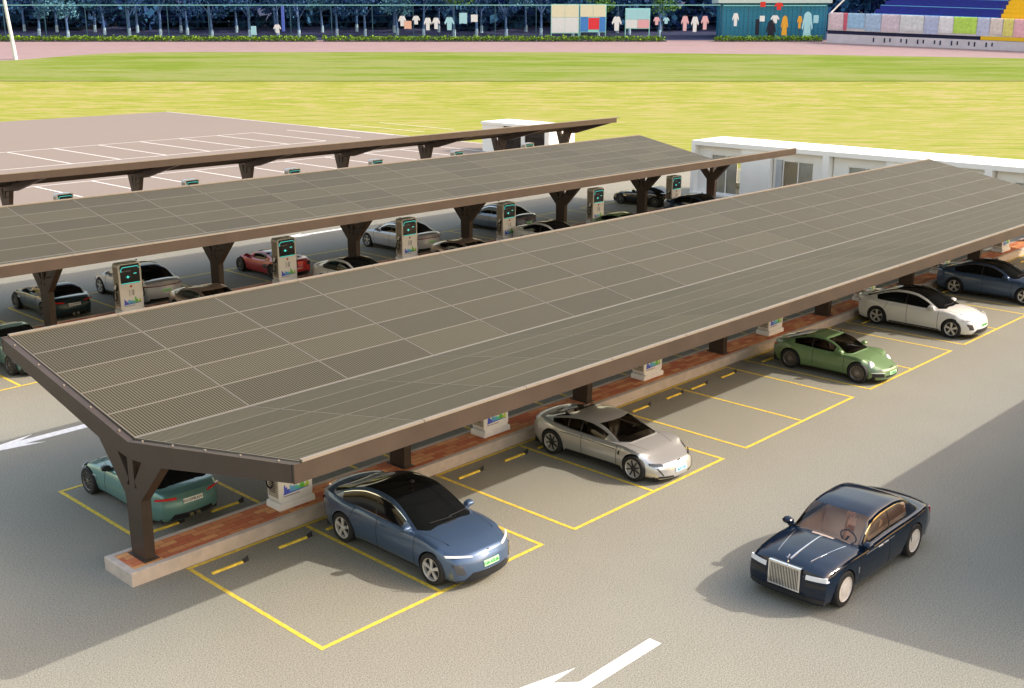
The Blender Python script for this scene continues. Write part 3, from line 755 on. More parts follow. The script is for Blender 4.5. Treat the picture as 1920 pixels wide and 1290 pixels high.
def make_sedan():
    c = Car(xf=2.42, xr=-2.60, wb=3.05, r=.37, hw=.985, z0=.20, fp=.42, rp=.34, inter=BLACK,
            plan=[(-2.6, .84), (-2.2, .93), (-1.4, .965), (0, .965), (1.4, .965), (2.0, .93), (2.42, .84)],
            top=[(-2.6, 1.06), (-2.35, 1.13), (-2.0, 1.12), (-1.0, 1.07), (.2, 1.05), (1.1, 1.05), (1.8, .96), (2.25, .85), (2.42, .78)],
            crown=[(-2.6, .05), (-2, .07), (-.5, .06), (1.0, .07), (1.8, .09), (2.42, .07)],
            fz=[(.15, .10), (.25, .03), (.38, .0), (.60, .03), (.74, .10), (.85, .16)], rz=[(.15, .16), (.3, .06), (.6, .0), (.9, .02), (1.02, .0)],
            gx=(1.28, -2.28), gw=.885, cF=.48, cR=.30, H=[(0, .0), (.10, .19), (.22, .41), (.34, .545), (.46, .575), (.58, .55), (.72, .43), (.86, .22), (1, .015)],
            us=(.30, .70), dlo=(.135, .86), bpil=(.44,))
    r = thing('fastback_sedan', '', 'car'); pm = paint_mat('steel_blue_paint', (.068, .118, .215), .5, .38)
    c.body(r, pm); c.house(r, pm, DGLASS, DGLASS, CHROME)
    wheels(r, c, ST5)
    for sg in (1, -1):
        c.F([(sg*.44, .735), (sg*.93, .765), (sg*.93, .805), (sg*.44, .76)], e=.012).build('headlight', LAMP, r)
        c.F([(sg*.64, .40), (sg*.80, .40), (sg*.86, .62), (sg*.70, .60)], e=.010).build('fog_lamp', LAMPD, r)
        mirror(r, c, .72, pm, sg)
    c.F([(-.66, .25), (.66, .25), (.50, .41), (-.50, .41)], n=14, e=.008).build('lower_grille', BPL, r)
    c.F([(-.80, .205), (.80, .205), (.80, .232), (-.80, .232)], n=16, m=1, e=.02).build('front_lip', BPL, r)
    e = MB(); e.lathe_y([(.001, 0), (.045, 0), (.045, .01), (.001, .01)], 0, 0, 14)
    em = e.build('badge', CHROME, r); em.matrix_local = Matrix.Translation((c.xn(0, .77)+.0, 0, .76)) @ Matrix.Rotation(pi/2, 4, 'Z')
    plate(r, c, 1, -.22, .22, .48, .60, GPLATE, GTXT, 'UA·65UA')
    plate(r, c, 0, -.22, .22, .62, .74, GPLATE, GTXT, 'UA·65UA')
    c.B([(-.90, .86), (.90, .86), (.90, .90), (-.90, .90)], n=18, m=1, e=.012).build('tail_light', REDDK, r)
    c.B([(-.74, .22), (.74, .22), (.70, .36), (-.70, .36)], n=14, e=.008).build('rear_diffuser', BPL, r)
    for sg in (1, -1):
        c.S(sg, [(-1.05, .215), (1.05, .215), (1.0, .27), (-1.0, .27)], n=16, m=1, e=.006).build('side_skirt', BPL, r)
    seams(r, c, [(.95, .95), (-.32, -.30), (-1.12, -1.45)], (-.22, -1.1), pm)
    bonnet(r, c, .98, c.xf-.52, .80, .66)
    w = MB(); w.tube([(.98, .60, 1.12), (1.06, .02, 1.15)], .012, 5); w.tube([(1.10, .06, 1.14), (1.0, -.5, 1.13)], .012, 5)
    w.build('wiper', BPL, r)
    s = MB(); s.obox((-.14, 0, 1.64), .04, .045, .02, Matrix.Identity(3)); s.build('roof_sensor', BPL, r)
    return r

def make_ev_coupe():
    c = Car(xf=2.32, xr=-2.45, wb=2.88, r=.36, hw=.985, z0=.17, fp=.44, rp=.34, fend=.045, inter=GREYL, tub=(-1.35, .65, .72, .38),
            plan=[(-2.45, .78), (-2.1, .89), (-1.4, .945), (-.2, .915), (.6, .90), (1.4, .935), (1.95, .89), (2.32, .78)],
            top=[(-2.45, .90), (-2.2, .98), (-1.7, .98), (-.8, .90), (.2, .875), (.95, .87), (1.5, .79), (2.0, .66), (2.32, .56)],
            crown=[(-2.45, .05), (-1.5, .04), (0, .05), (1.0, .02), (1.5, -.02), (2.0, .02), (2.32, .06)],
            fz=[(.15, .02), (.25, .0), (.4, .02), (.55, .10), (.7, .2)], rz=[(.15, .14), (.35, .04), (.6, .0), (.9, .06), (1.0, .08)],
            gx=(1.18, -2.12), gw=.86, cF=.52, cR=.30, H=[(0, 0), (.12, .20), (.26, .38), (.38, .45), (.48, .455), (.60, .41), (.75, .27), (.9, .10), (1, .01)],
            us=(.31, .68), dlo=(.16, .86), bpil=(.47, .66))
    r = thing('electric_sports_sedan', '', 'car'); pm = paint_mat('champagne_paint', (.60, .60, .59), .6, .28)
    c.body(r, pm); c.house(r, pm, clear_glass('tinted_glass', (.50, .47, .42)), pm, None)
    wheels(r, c, STM)
    for sg in (1, -1):
        c.F([(sg*.58, .505), (sg*.86, .54), (sg*.86, .59), (sg*.58, .56)], e=.012).build('headlight', LAMPD, r)
        c.F([(sg*.60, .26), (sg*.63, .27), (sg*.76, .46), (sg*.72, .46)], e=.008).build('air_slot', BPL, r)
        c.F([(sg*.30, .185), (sg*.78, .195), (sg*.72, .25), (sg*.32, .235)], e=.010).build('bumper_intake', BPL, r)
        c.S(sg, [(-1.05, .175), (1.0, .175), (.95, .29), (-.95, .29)], n=16, m=1, e=.02).build('side_skirt', BPL, r)
        c.S(sg, [(-1.12, .74), (.78, .70), (.78, .716), (-1.12, .757)], n=20, m=1, e=.004, th=.01).build('side_crease', BPL, r)
        c.S(sg, [(.86, .60), (.92, .60), (.94, .72), (.88, .70)], n=2, m=2, e=.006).build('fender_vent', BPL, r)
        b = c.B([(sg*.30, .80), (sg*.84, .80), (sg*.84, .83), (sg*.30, .825)], n=8, m=1, e=.012).build('tail_light', RED, r)
    plate(r, c, 1, -.24, .24, .30, .42, BPLATE, BTXT, 'AZC1A1')
    MB().obox((c.xn(0, .56)+.01, 0, .57), .012, .05, .015, Matrix.Identity(3)).build('badge', BPL, r)
    bonnet(r, c, 1.0, c.xf-.6, .66, .50)
    seams(r, c, [(-.42, -.40), (.80, .80)], (), pm)
    seats(r, GREYL, [(.05, False), (-.85, False)], y=.36, z=.48, dash=.58, dz=.80)
    return r

def make_rear_engine():
    c = Car(xf=2.12, xr=-2.25, wb=2.54, r=.355, hw=.93, z0=.17, fp=.48, rp=.42, fend=.05, inter=GREYL, tub=(-.95, .62, .70, .42),
            plan=[(-2.25, .70), (-1.9, .85), (-1.27, .915), (-.3, .86), (.5, .84), (1.27, .865), (1.75, .80), (2.12, .68)],
            top=[(-2.25, .82), (-2.0, .93), (-1.4, .95), (-.4, .90), (.4, .885), (.9, .86), (1.4, .77), (1.85, .63), (2.12, .50)],
            crown=[(-2.25, .06), (-1.3, .02), (0, .04), (.8, .02), (1.3, -.035), (1.8, -.03), (2.12, .04)],
            fz=[(.15, .06), (.3, .0), (.45, .02), (.6, .12), (.75, .25)], rz=[(.15, .12), (.35, .02), (.6, .0), (.8, .06), (.95, .12)],
            gx=(1.0, -1.95), gw=.87, cF=.36, cR=.32, H=[(0, 0), (.13, .22), (.27, .40), (.38, .455), (.48, .455), (.60, .40), (.75, .25), (.9, .09), (1, .01)],
            us=(.33, .66), dlo=(.17, .80), bpil=(.50,))
    r = thing('sports_coupe', '', 'car'); pm = paint_mat('green_paint', (.15, .25, .11), .1, .42)
    c.body(r, pm); c.house(r, pm, clear_glass('brown_glass', (.42, .38, .34)), pm, BPL)
    wheels(r, c, STP)
    for sg in (1, -1):
        hl = MB(); x, y, z = 1.68, sg*.62, .66
        n = Vector((.80, sg*.22, .56)).normalized(); x -= .03; z -= .035; a = n.cross(Vector((0, 0, 1))).normalized(); b = n.cross(a); vs = []
        for j, (rr, dd) in enumerate(((1.12, -.05), (1.0, .01), (.75, .022), (.4, .03), (.02, .032))):
            for k in range(18): an = 2*pi*k/18; vs.append(Vector((x, y, z)) + (a*cos(an)*.115+b*sin(an)*.155)*rr + n*dd)
        hl.add(vs, [(j*18+k, j*18+(k+1) % 18, j*18+18+(k+1) % 18, j*18+18+k) for j in range(4) for k in range(18)]); hl.build('headlight', LAMP, r, smooth=1)
        c.F([(sg*.46, .27), (sg*.80, .29), (sg*.80, .40), (sg*.48, .38)], e=.008).build('bumper_intake', BPL, r)
        c.F([(sg*.44, .40), (sg*.82, .42), (sg*.82, .44), (sg*.44, .42)], m=1, e=.014).build('indicator', LAMP, r)
        c.B([(sg*.30, .70), (sg*.80, .72), (sg*.80, .78), (sg*.30, .75)], n=8, m=1, e=.012).build('tail_light', RED, r)
        mirror(r, c, .58, pm, sg)
        c.S(sg, [(-.85, .175), (.85, .175), (.85, .215), (-.85, .215)], n=12, m=1, e=.008).build('side_skirt', BPL, r)
    c.F([(-.40, .24), (.40, .24), (.40, .31), (-.40, .31)], n=10, e=.008).build('lower_grille', BPL, r)
    plate(r, c, 1, -.24, .24, .32, .42, GPLATE, GTXT, 'D·9E618')
    MB().obox((c.xn(0, .53)+.0, 0, .56), .03, .03, .01, Matrix.Identity(3)).build('badge', mat('gold', (.6, .4, .1), .3, metal=1), r)
    bonnet(r, c, .85, c.xf-.55, .58, .42)
    seams(r, c, [(.70, .72), (-.45, -.45)], (-.35,), pm)
    w = MB(); w.tube([(.80, .30, .93), (.52, -.25, 1.10)], .010, 5); w.build('wiper', BPL, r)
    seats(r, GREYL, [(-.02, False)], y=.32, z=.44, dash=.5, dz=.82)
    return r

def make_gt():
    c = Car(xf=2.17, xr=-2.26, wb=2.62, r=.355, hw=.95, z0=.18, fp=.46, rp=.34, fend=.04, inter=BLACK,
            plan=[(-2.26, .76), (-1.9, .87), (-1.3, .93), (-.4, .88), (.4, .87), (1.3, .885), (1.8, .82), (2.17, .70)],
            top=[(-2.26, .88), (-2.05, .95), (-1.4, .98), (-.4, .93), (.3, .92), (.9, .91), (1.5, .82), (1.9, .70), (2.17, .58)],
            crown=[(-2.26, .05), (-1.3, .03), (0, .04), (.7, .05), (1.4, .05), (2.17, .05)],
            fz=[(.15, .06), (.3, .0), (.5, .03), (.65, .12), (.8, .25)], rz=[(.15, .12), (.30, .02), (.5, .0), (.72, .03), (.88, .0), (1.0, .03)],
            gx=(.62, -2.0), gw=.86, cF=.34, cR=.34, H=[(0, 0), (.13, .20), (.27, .35), (.38, .40), (.48, .40), (.60, .355), (.76, .22), (.9, .08), (1, .01)],
            us=(.34, .58), dlo=(.18, .74), bpil=(.55,))
    r = thing('grand_tourer_coupe', '', 'car'); pm = paint_mat('teal_paint', (.12, .27, .26), .4, .35)
    c.body(r, pm); c.house(r, pm, DGLASS, pm, BPL)
    wheels(r, c, STJ)
    for sg in (1, -1):
        c.B([(sg*.40, .73), (sg*.86, .745), (sg*.86, .79), (sg*.44, .80)], n=8, m=2, e=.012).build('tail_light', RED, r)
        c.F([(sg*.52, .52), (sg*.80, .56), (sg*.80, .66), (sg*.60, .64)], e=.010).build('headlight', LAMP, r)
        c.F([(sg*.50, .26), (sg*.80, .28), (sg*.76, .38), (sg*.52, .36)], e=.008).build('bumper_intake', BPL, r)
        mirror(r, c, .36, BPL, sg)
        c.S(sg, [(.98-.10, .58), (.98+.10, .60), (.98+.10, .63), (.98-.10, .61)], n=2, m=1, e=.012).build('fender_vent', CHROME, r)
        c.S(sg, [(-.9, .19), (.9, .19), (.88, .24), (-.88, .24)], n=12, m=1, e=.008).build('side_skirt', BPL, r)
    c.B([(-.60, .20), (.60, .20), (.50, .36), (-.50, .36)], n=12, e=.010).build('rear_diffuser', BPL, r)
    ex = MB()
    for q in (-.09, .09): ex.tube([(c.xr+.2, q, .27), (c.xr-.03, q, .27)], .06, 12)
    ex.build('exhaust_pipe', CHROME, r, smooth=.8)
    plate(r, c, 0, -.26, .26, .60, .71, WPLATE, KTXT, 'KU12MKA/V1')
    c.F([(-.34, .30), (.34, .30), (.30, .50), (-.30, .50)], n=10, e=.008).build('grille', BPL, r)
    bonnet(r, c, .6, c.xf-.5, .68, .50)
    seams(r, c, [(.48, .50), (-.62, -.62)], (-.5,), pm)
    return r

def make_supercar():
    c = Car(xf=2.22, xr=-2.22, wb=2.65, r=.35, hw=.96, z0=.15, fp=.5, rp=.34, fend=.05, inter=BLACK,
            plan=[(-2.22, .80), (-1.8, .90), (-1.3, .935), (-.3, .86), (.5, .85), (1.3, .885), (1.8, .80), (2.22, .64)],
            top=[(-2.22, .82), (-2.0, .90), (-1.3, .90), (-.5, .82), (.3, .80), (1.0, .80), (1.5, .70), (1.9, .58), (2.22, .46)],
            crown=[(-2.22, .04), (-1.3, .0), (0, .03), (1.0, .0), (1.4, -.03), (2.22, .03)],
            fz=[(.12, .02), (.3, .0), (.45, .08), (.6, .2)], rz=[(.12, .12), (.35, .0), (.6, .02), (.8, .04), (.9, .10)],
            gx=(1.25, -1.75), gw=.84, cF=.38, cR=.32, H=[(0, 0), (.14, .20), (.30, .36), (.42, .40), (.52, .38), (.66, .27), (.85, .10), (1, .01)],
            us=(.36, .60), dlo=(.20, .66), bpil=(.58,))
    r = thing('supercar', '', 'car'); pm = paint_mat('red_paint', (.45, .012, .018), .2, .3)
    c.body(r, pm); c.house(r, pm, DGLASS, mat('lilac_roof', (.14, .08, .16), .2, coat=1), None)
    wheels(r, c, STJ)
    for sg in (1, -1):
        c.B([(sg*.48, .60), (sg*.82, .62), (sg*.82, .76), (sg*.52, .76)], n=6, m=3, e=.01).build('tail_light', BPL, r)
        c.S(sg, [(-1.0, .48), (-.55, .42), (-.5, .60), (-.9, .66)], n=6, m=3, e=.006).build('side_intake', BPL, r)
        mirror(r, c, .85, pm, sg)
        c.F([(sg*.50, .42), (sg*.66, .44), (sg*.70, .56), (sg*.60, .54)], e=.01).build('headlight', LAMP, r)
    c.B([(-.62, .17), (.62, .17), (.56, .36), (-.56, .36)], n=12, e=.010).build('rear_diffuser', BPL, r)
    plate(r, c, 0, -.24, .24, .46, .56, mat('red_plate', (.5, .08, .08), .4), WPLATE, 'G·5C8')
    seams(r, c, [(.85, .80), (-.40, -.40)], (), pm)
    return r

def make_luxury():
    c = Car(xf=2.42, xr=-2.88, wb=3.19, r=.39, hw=.97, z0=.22, fp=.16, rp=.30, pexp=3.5, fend=.01, inter=BEIGE, tub=(-1.75, .72, .78, .50),
            prof=[(0, .93), (.08, .96), (.3, .99), (.5, 1.0), (.75, .99), (.93, .96), (1, .90)],
            plan=[(-2.88, .80), (-2.4, .90), (-1.5, .955), (0, .96), (1.4, .95), (2.0, .93), (2.42, .89)],
            top=[(-2.88, .92), (-2.6, 1.02), (-2.2, 1.06), (-1.0, 1.06), (.3, 1.055), (1.1, 1.07), (1.8, 1.04), (2.25, .98), (2.42, .92)],
            crown=[(-2.88, .06), (-2, .06), (-.5, .05), (1.0, .09), (2.0, .09), (2.42, .06)],
            fz=[(.15, .08), (.30, .02), (.5, .0), (.8, .03), (.95, .08)], rz=[(.15, .10), (.4, .0), (.8, .05), (1.0, .14)],
            gx=(1.02, -2.25), gw=.87, cF=.24, cR=.22, H=[(0, 0), (.10, .24), (.20, .45), (.28, .525), (.40, .56), (.55, .56), (.68, .52), (.80, .38), (.92, .14), (1, .01)],
            us=(.26, .74), dlo=(.13, .76), bpil=(.46,))
    r = thing('luxury_saloon', '', 'car'); pm = mat('black_blue_paint', (.002, .009, .024), .12, metal=.0, coat=.25, noise=(1, .02), spec=.35)
    c.body(r, pm); c.house(r, pm, clear_glass('clear_car_glass', (.92, .88, .84)), pm, CHROME)
    wheels(r, c, STG)
    # square grille standing proud with vertical bars
    gx0, gx1 = c.xf-.30, c.xf+.035
    g = MB(); g.box(gx0, gx1-.03, -.36, .36, .44, .93); gb = g.build('grille', BPL, r)
    f = MB(); f.box(gx1-.06, gx1, -.37, .37, .905, .945); f.box(gx1-.06, gx1, -.37, -.34, .42, .905); f.box(gx1-.06, gx1, .34, .37, .42, .905); f.box(gx1-.06, gx1, -.34, .34, .42, .445)
    for k in range(19): y = -.323+k*.0359; f.box(gx1-.035, gx1-.006, y-.007, y+.007, .445, .905)
    f.build('grille_bars', CHROME, gb)
    st = MB(); st.tube([(c.xf-.10, 0, .96), (c.xf-.085, 0, 1.03), (c.xf-.03, 0, 1.09)], [.022, .016, .008], 8); st.obox((c.xf-.12, 0, 1.07), .05, .006, .02, Matrix.Rotation(.5, 3, 'Y'))
    st.build('bonnet_ornament', CHROME, r)
    bo = MB(); q = c.T([(.95, -.012), (c.xf-.2, -.012), (c.xf-.2, .012), (.95, .012)], n=16, m=1, e=.008); bo.add(q.v, q.f); bo.build('bonnet_spear', CHROME, r)
    for sg in (1, -1):
        c.F([(sg*.46, .74), (sg*.88, .75), (sg*.88, .845), (sg*.46, .835)], e=.014).build('headlight', LAMP, r)
        c.F([(sg*.46, .60), (sg*.88, .60), (sg*.88, .68), (sg*.46, .68)], e=.008).build('bumper_intake', BPL, r)
        c.S(sg, [(2.20, .74), (2.29, .75), (2.29, .785), (2.20, .775)], n=2, m=1, e=.01).build('side_marker', LAMP, r)
        c.S(sg, [(1.02, .56), (1.07, .56), (1.07, .70), (1.02, .70)], n=1, m=1, e=.01).build('side_badge', CHROME, r)
        c.S(sg, [(-.55, .86), (.72, .86), (.72, .873), (-.55, .873)], n=10, m=1, e=.004).build('coach_line', CHROME, r)
        c.B([(sg*.55, .66), (sg*.80, .66), (sg*.80, .84), (sg*.58, .84)], e=.01).build('tail_light', RED, r)
        c.T([(c.xf-.35, sg*.38), (c.xf-.35, sg*.385), (1.0, sg*.60), (1.0, sg*.585)], n=2, m=14, e=.005, th=.01).build('bonnet_seam', CHROME, r)
        m_ = mirror(r, c, .72, pm, sg)
    c.F([(-.86, .26), (.86, .26), (.86, .36), (-.86, .36)], n=16, e=.010).build('lower_grille', BPL, r)
    seams(r, c, [(.92, .92), (-.36, -.36), (-1.30, -1.5)], (-.25, .0), CHROME)
    seats(r, BEIGE, [(-.05, False), (-1.15, True)], y=.38, z=.60, dash=.62, wheel_side=1, dz=.97)
    return r

PROTO = {}
def car(kind, x, y, head, label, paint=None, swap=None, group='parked cars under the canopies', sz=1):
    mk_ = dict(sedan=make_sedan, ev=make_ev_coupe, p=make_rear_engine, gt=make_gt, sup=make_supercar, lux=make_luxury)[kind]
    if kind not in PROTO: PROTO[kind] = o = mk_(); PROTO[kind+'_p'] = [c for c in o.children if c.name.startswith('body')][0].data.materials[0]
    else: o = copy_tree(PROTO[kind])
    o.location = (x, y, 0); o.rotation_euler = (0, 0, radians(head)); o['label'] = label; o.scale = (1, 1, sz)
    if group: o['group'] = group
    sw = {PROTO[kind+'_p'].name: paint} if paint else {}
    sw.update(swap or {})
    if sw:
        def rec(b):
            for sl_ in getattr(b, 'material_slots', []):
                if sl_.material and sl_.material.name in sw:
                    nm = sw[sl_.material.name]; sl_.link = 'OBJECT'; sl_.material = nm
            for k in b.children: rec(k)
        rec(o)
    return o
WP = paint_mat('white_car_paint', (.80, .79, .77), .0, .3); NAVY = paint_mat('dark_blue_paint', (.03, .06, .13), .5, .3)
PEWTER = paint_mat('pewter_paint', (.52, .55, .60), .3, .3); TAN = paint_mat('tan_paint', (.36, .27, .22), .6, .3); PETROL = paint_mat('petrol_paint', (.014, .04, .05), .5, .3)
GREYB = paint_mat('grey_blue_paint', (.13, .16, .21), .5, .3); BLK = paint_mat('black_paint', (.008, .008, .01), 0, .2)
car('sedan', 4.17, -2.92, -90, 'steel blue fastback sedan in the second bay, nearest parked car, its roof black glass')
car('ev', 11.72, -2.58, -90, 'silver champagne sports sedan with dark spoked wheels and pale blue number plate')
car('p', 23.60, -2.92, -90, 'leaf green rounded sports coupe in front of the nearest canopy')
car('sedan', 31.35, -2.55, -90, 'white fastback sedan with black roof between the green coupe and the far blue sedan', WP)
car('sedan', 38.72, -2.55, -90, 'blue fastback sedan cut by the right edge of the picture', None)
car('gt', 1.38, 4.25, 90, 'teal two-door coupe tail to the kerb behind the nearest canopy post')
car('gt', 4.35, 18.5, -90, 'teal coupe at the left edge, its roof and one wheel showing past the canopy corner')
car('ev', 12.35, 18.5, -90, 'tan coupe showing only its roof over the panels, just right of the first lit charger', TAN, sz=1.12)
car('sedan', 19.7, 18.35, -90, 'white sedan with black roof peeking over the panels, right of the red supercar', WP)
car('ev', 26.8, 18.4, -90, 'rose beige coupe just showing over the panels, right of the third lit charger', TAN, sz=1.1)
car('sedan', 32.9, 18.35, -90, 'white sedan with black roof peeking over the panels in front of the fourth lit charger', WP)
car('p', 38.9, 18.4, -90, 'green coupe of which only the roof shows over the solar panels')
car('sedan', 46.5, 18.4, -90, 'dark blue sedan peeking over the panels by the last charger of the middle row', NAVY)
car('gt', 8.55, 25.1, 90, 'dark petrol coupe with red tail lights at the left under the middle canopy', PETROL)
car('sedan', 12.4, 24.95, 90, 'silver white sedan with a red light bar behind the first lit charger', PEWTER)
car('sup', 19.4, 24.75, 90, 'red low supercar behind the second lit charger')
car('sedan', 27.7, 25.0, 90, 'silver white sedan behind the third lit charger', PEWTER)
car('sedan', 35.6, 25.4, 90, 'grey blue sedan behind the fourth lit charger', GREYB)
car('gt', 49.1, 24.9, 98, 'black coupe at the far right end of the middle row', BLK)
car('lux', 10.1, -10.36, 180, 'black and blue luxury saloon with square chrome grille and beige seats, alone in the lane', group=None)

# ------------------------------------------------------------------ white buildings
WGL = clear_glass('pale_window_glass', (.96, .97, .96))
CURT = mat('white_curtain', (.8, .78, .75), .9)
def pavilion():
    X0, X1, Y1, ML, NM, Hh = 55.3, 59.2, 25.6, 10.4, 3, 3.72
    t = thing('white_pavilion', 'long low white building of glazed modules beyond the far canopy end', 'building', (X0, Y1, 0))
    Y = lambda k: -k
    L = ML*NM
    r = MB(); r.box(0, X1-X0, -L, 0, Hh-.30, Hh); r.build('roof', BUILD, t)
    f = MB(); f.box(-.05, X1-X0, -L, 0, 0, .12); f.build('floor_slab', BUILD, t)
    for k in range(NM+1):
        y = -k*ML; w = MB(); w.box(0, X1-X0-.0, y-(.22 if k else 0)-(0 if k else .3), y+(.0 if k == NM else (.0 if k == 0 else .22)), .121, Hh-.301); w.build('dividing_wall', BUILD, t)
    for k in range(NM):
        o = -k*ML; d = .55
        def wall(a, b, z0=.121, z1=Hh-.301, dx=0, nm='wall'):
            MB().box(d-dx, d+.14-dx*.5, o-b, o-a, z0, z1).build(nm, BUILD, t)
        wall(.31, 1.3); wall(1.302, 3.8, 2.85); wall(3.802, 4.05); wall(4.052, 6.3, dx=.45, nm='front_wall'); wall(6.302, 6.5); wall(6.502, 9.3, 2.85); wall(9.302, ML-.23)
        wd = MB(); wd.box(d-.03, d+.02, o-6.95, o-6.51, .13, 2.84); wd.build('door', mat('grey_door', (.5, .52, .55), .5), t)
        for a, b in ((1.31, 3.79), (7.0, 9.29)):
            m = MB(); fw = .07; x0, x1 = d+.03, d+.09
            for y in (a, (a+b)/2-.035, b-fw): m.box(x0, x1, o-y-fw, o-y, .13, 2.84)
            m.box(x0+.002, x1-.002, o-b+.001, o-a-.001, .125, .13+fw); m.box(x0+.002, x1-.002, o-b+.001, o-a-.001, 2.84-fw, 2.845)
            w = m.build('window', BUILD, t)
            MB().box(d+.055, d+.062, o-b+fw, o-a-fw, .2, 2.77).build('pane', WGL, w)
            # matching opening in the rear wall so the field shows through
            m = MB()
            for y in (a, b-fw): m.box(X1-X0-.12, X1-X0-.06, o-y-fw, o-y, .5, 2.6)
            w = m.build('window', BUILD, t); MB().box(X1-X0-.09, X1-X0-.083, o-b+fw, o-a-fw, .5, 2.6).build('pane', WGL, w)
        for a, b, z0, z1 in ((.31, 1.3, .121, 3.419), (1.31, 3.79, .121, .5), (1.31, 3.79, 2.6, 3.419), (3.8, 6.99, .121, 3.419), (7.0, 9.29, .121, .5), (7.0, 9.29, 2.6, 3.419), (9.3, ML-.23, .121, 3.419)):
            MB().box(X1-X0-.16, X1-X0-.02, o-b, o-a, z0, z1).build('rear_wall', BUILD, t)
        MB().box(d+.16, d+.20, o-3.3, o-1.36, .13, 2.8).build('curtain', CURT, t)
        MB().box(d+.16, d+.20, o-9.2, o-8.2, .13, 2.8).build('curtain', CURT, t)
        MB().box(.9, 3.5, o-9.28, o-1.2, .121, .16).build('floor', CURT, t)
pavilion()
def kiosk():
    t = thing('white_kiosk', 'small white flat-roofed cabin behind the end of the farthest canopy', 'building', (64.6, 55.8, 0))
    H = 2.75
    MB().box(-.1, 3.6, -8.5, .1, H-.25, H).build('roof', BUILD, t)
    for a, b in ((0, 2.6), (5.0, 5.3), (7.9, 8.4)): MB().box(0, .2, -b, -a, 0, H-.251).build('wall', BUILD, t)
    MB().box(3.3, 3.5, -8.4, 0, 0, H-.251).build('wall', BUILD, t); MB().box(.201, 3.299, -.2, 0, 0, H-.251).build('wall', BUILD, t); MB().box(.201, 3.299, -8.4, -8.2, 0, H-.251).build('wall', BUILD, t)
    for a, b in ((2.6, 5.0), (5.3, 7.9)):
        m = MB()
        for y in (a, b-.08): m.box(.05, .12, -y-.08, -y, 0, H-.26)
        w = m.build('window', BUILD, t); MB().box(.08, .09, -b+.08, -a-.08, .05, H-.26).build('pane', WGL, w)
kiosk()

# ------------------------------------------------------------------ stadium edge far behind
def foliage_mat(name, a, b):
    m = bpy.data.materials.new(name); m.use_nodes = True; nt = m.node_tree; bs = nt.nodes['Principled BSDF']; bs.inputs['Roughness'].default_value = .8
    g = nt.nodes.new('ShaderNodeNewGeometry'); r = ramp(nt, [(0, a), (1, b)]); nt.links.new(g.outputs['Random Per Island'], r.inputs[0]); nt.links.new(r.outputs[0], bs.inputs['Base Color'])
    bs.inputs['Specular IOR Level'].default_value = .2
    return m
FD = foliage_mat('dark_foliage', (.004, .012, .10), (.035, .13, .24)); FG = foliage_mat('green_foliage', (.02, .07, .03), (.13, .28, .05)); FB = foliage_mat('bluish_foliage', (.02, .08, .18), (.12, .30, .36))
FH = foliage_mat('hedge_foliage', (.05, .14, .01), (.22, .36, .03))
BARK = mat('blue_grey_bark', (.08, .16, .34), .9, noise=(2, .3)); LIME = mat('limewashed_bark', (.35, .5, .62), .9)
def leafcloud(mb, rnd, c, rad, n, size):
    for _ in range(n):
        while 1:
            v = Vector((rnd.uniform(-1, 1), rnd.uniform(-1, 1), rnd.uniform(-1, 1)))
            if .15 < v.length < 1: break
        p = Vector(c)+Vector((v.x*rad[0], v.y*rad[1], v.z*rad[2])); s = size*rnd.uniform(.6, 1.4)
        a = Vector((rnd.uniform(-1, 1), rnd.uniform(-1, 1), rnd.uniform(-1, 1))).normalized(); b = a.orthogonal().normalized(); k = a.cross(b)
        mb.add([p-b*s, p+k*s*.6, p+b*s, p-k*s*.6], [(0, 1, 2, 3)])
def tree(s, d, h, fm, label, low=.32, seed=0, lime=True):
    rnd = random.Random(seed); base = bp(s, d); t = thing('shade_tree', label, 'tree', base, 0, 'trees behind the sports field fence')
    tr = MB(); lean = rnd.uniform(-.6, .6)
    tr.tube([(0, 0, -.3), (lean*.3, 0, h*.3), (lean, .2, h*.62)], [.30, .22, .10], 7)
    for k in range(5):
        a = rnd.uniform(0, 6.28); z = h*rnd.uniform(.3, .5); tr.tube([(lean*.4, 0, z), (lean*.4+cos(a)*h*.2, sin(a)*h*.2, z+h*.25)], [.11, .04], 5)
    tk = tr.build('trunk', BARK, t)
    if lime: MB().tube([(0, 0, 0), (.02, 0, 1.5)], [.335, .315], 8).build('limewash_band', LIME, tk)
    cr = MB()
    for k in range(13):
        a = rnd.uniform(0, 6.28); q = rnd.uniform(0, 1)**.6*h*.27; z = h*(low+rnd.uniform(.10, .62)); rr = h*rnd.uniform(.10, .17)
        leafcloud(cr, rnd, (lean+cos(a)*q, sin(a)*q, z), (rr, rr, rr*.8), 70, .30)
    cr.build('crown', fm, t, normals=False)
ORD = 'first second third fourth fifth sixth seventh eighth ninth tenth eleventh twelfth thirteenth fourteenth fifteenth sixteenth seventeenth eighteenth nineteenth twentieth twenty-first twenty-second twenty-third twenty-fourth'.split()
TN = ['slim', 'broad', 'leaning', 'low', 'tall', 'dense', 'open', 'ragged']
k = 0
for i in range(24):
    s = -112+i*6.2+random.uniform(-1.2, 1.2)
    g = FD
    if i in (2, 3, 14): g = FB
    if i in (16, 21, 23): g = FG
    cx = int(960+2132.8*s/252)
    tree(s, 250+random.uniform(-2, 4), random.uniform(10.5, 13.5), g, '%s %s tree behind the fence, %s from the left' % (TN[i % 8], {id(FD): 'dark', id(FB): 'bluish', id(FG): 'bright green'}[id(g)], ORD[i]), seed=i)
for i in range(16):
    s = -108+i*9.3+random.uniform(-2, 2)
    tree(s, 258+random.uniform(-1, 2), random.uniform(11, 13), FB if i % 5 == 2 else FD, '%s tree of the rear rank behind the fence, %s from the left' % ('bluish' if i % 5 == 2 else 'dark', ORD[i]), seed=60+i)
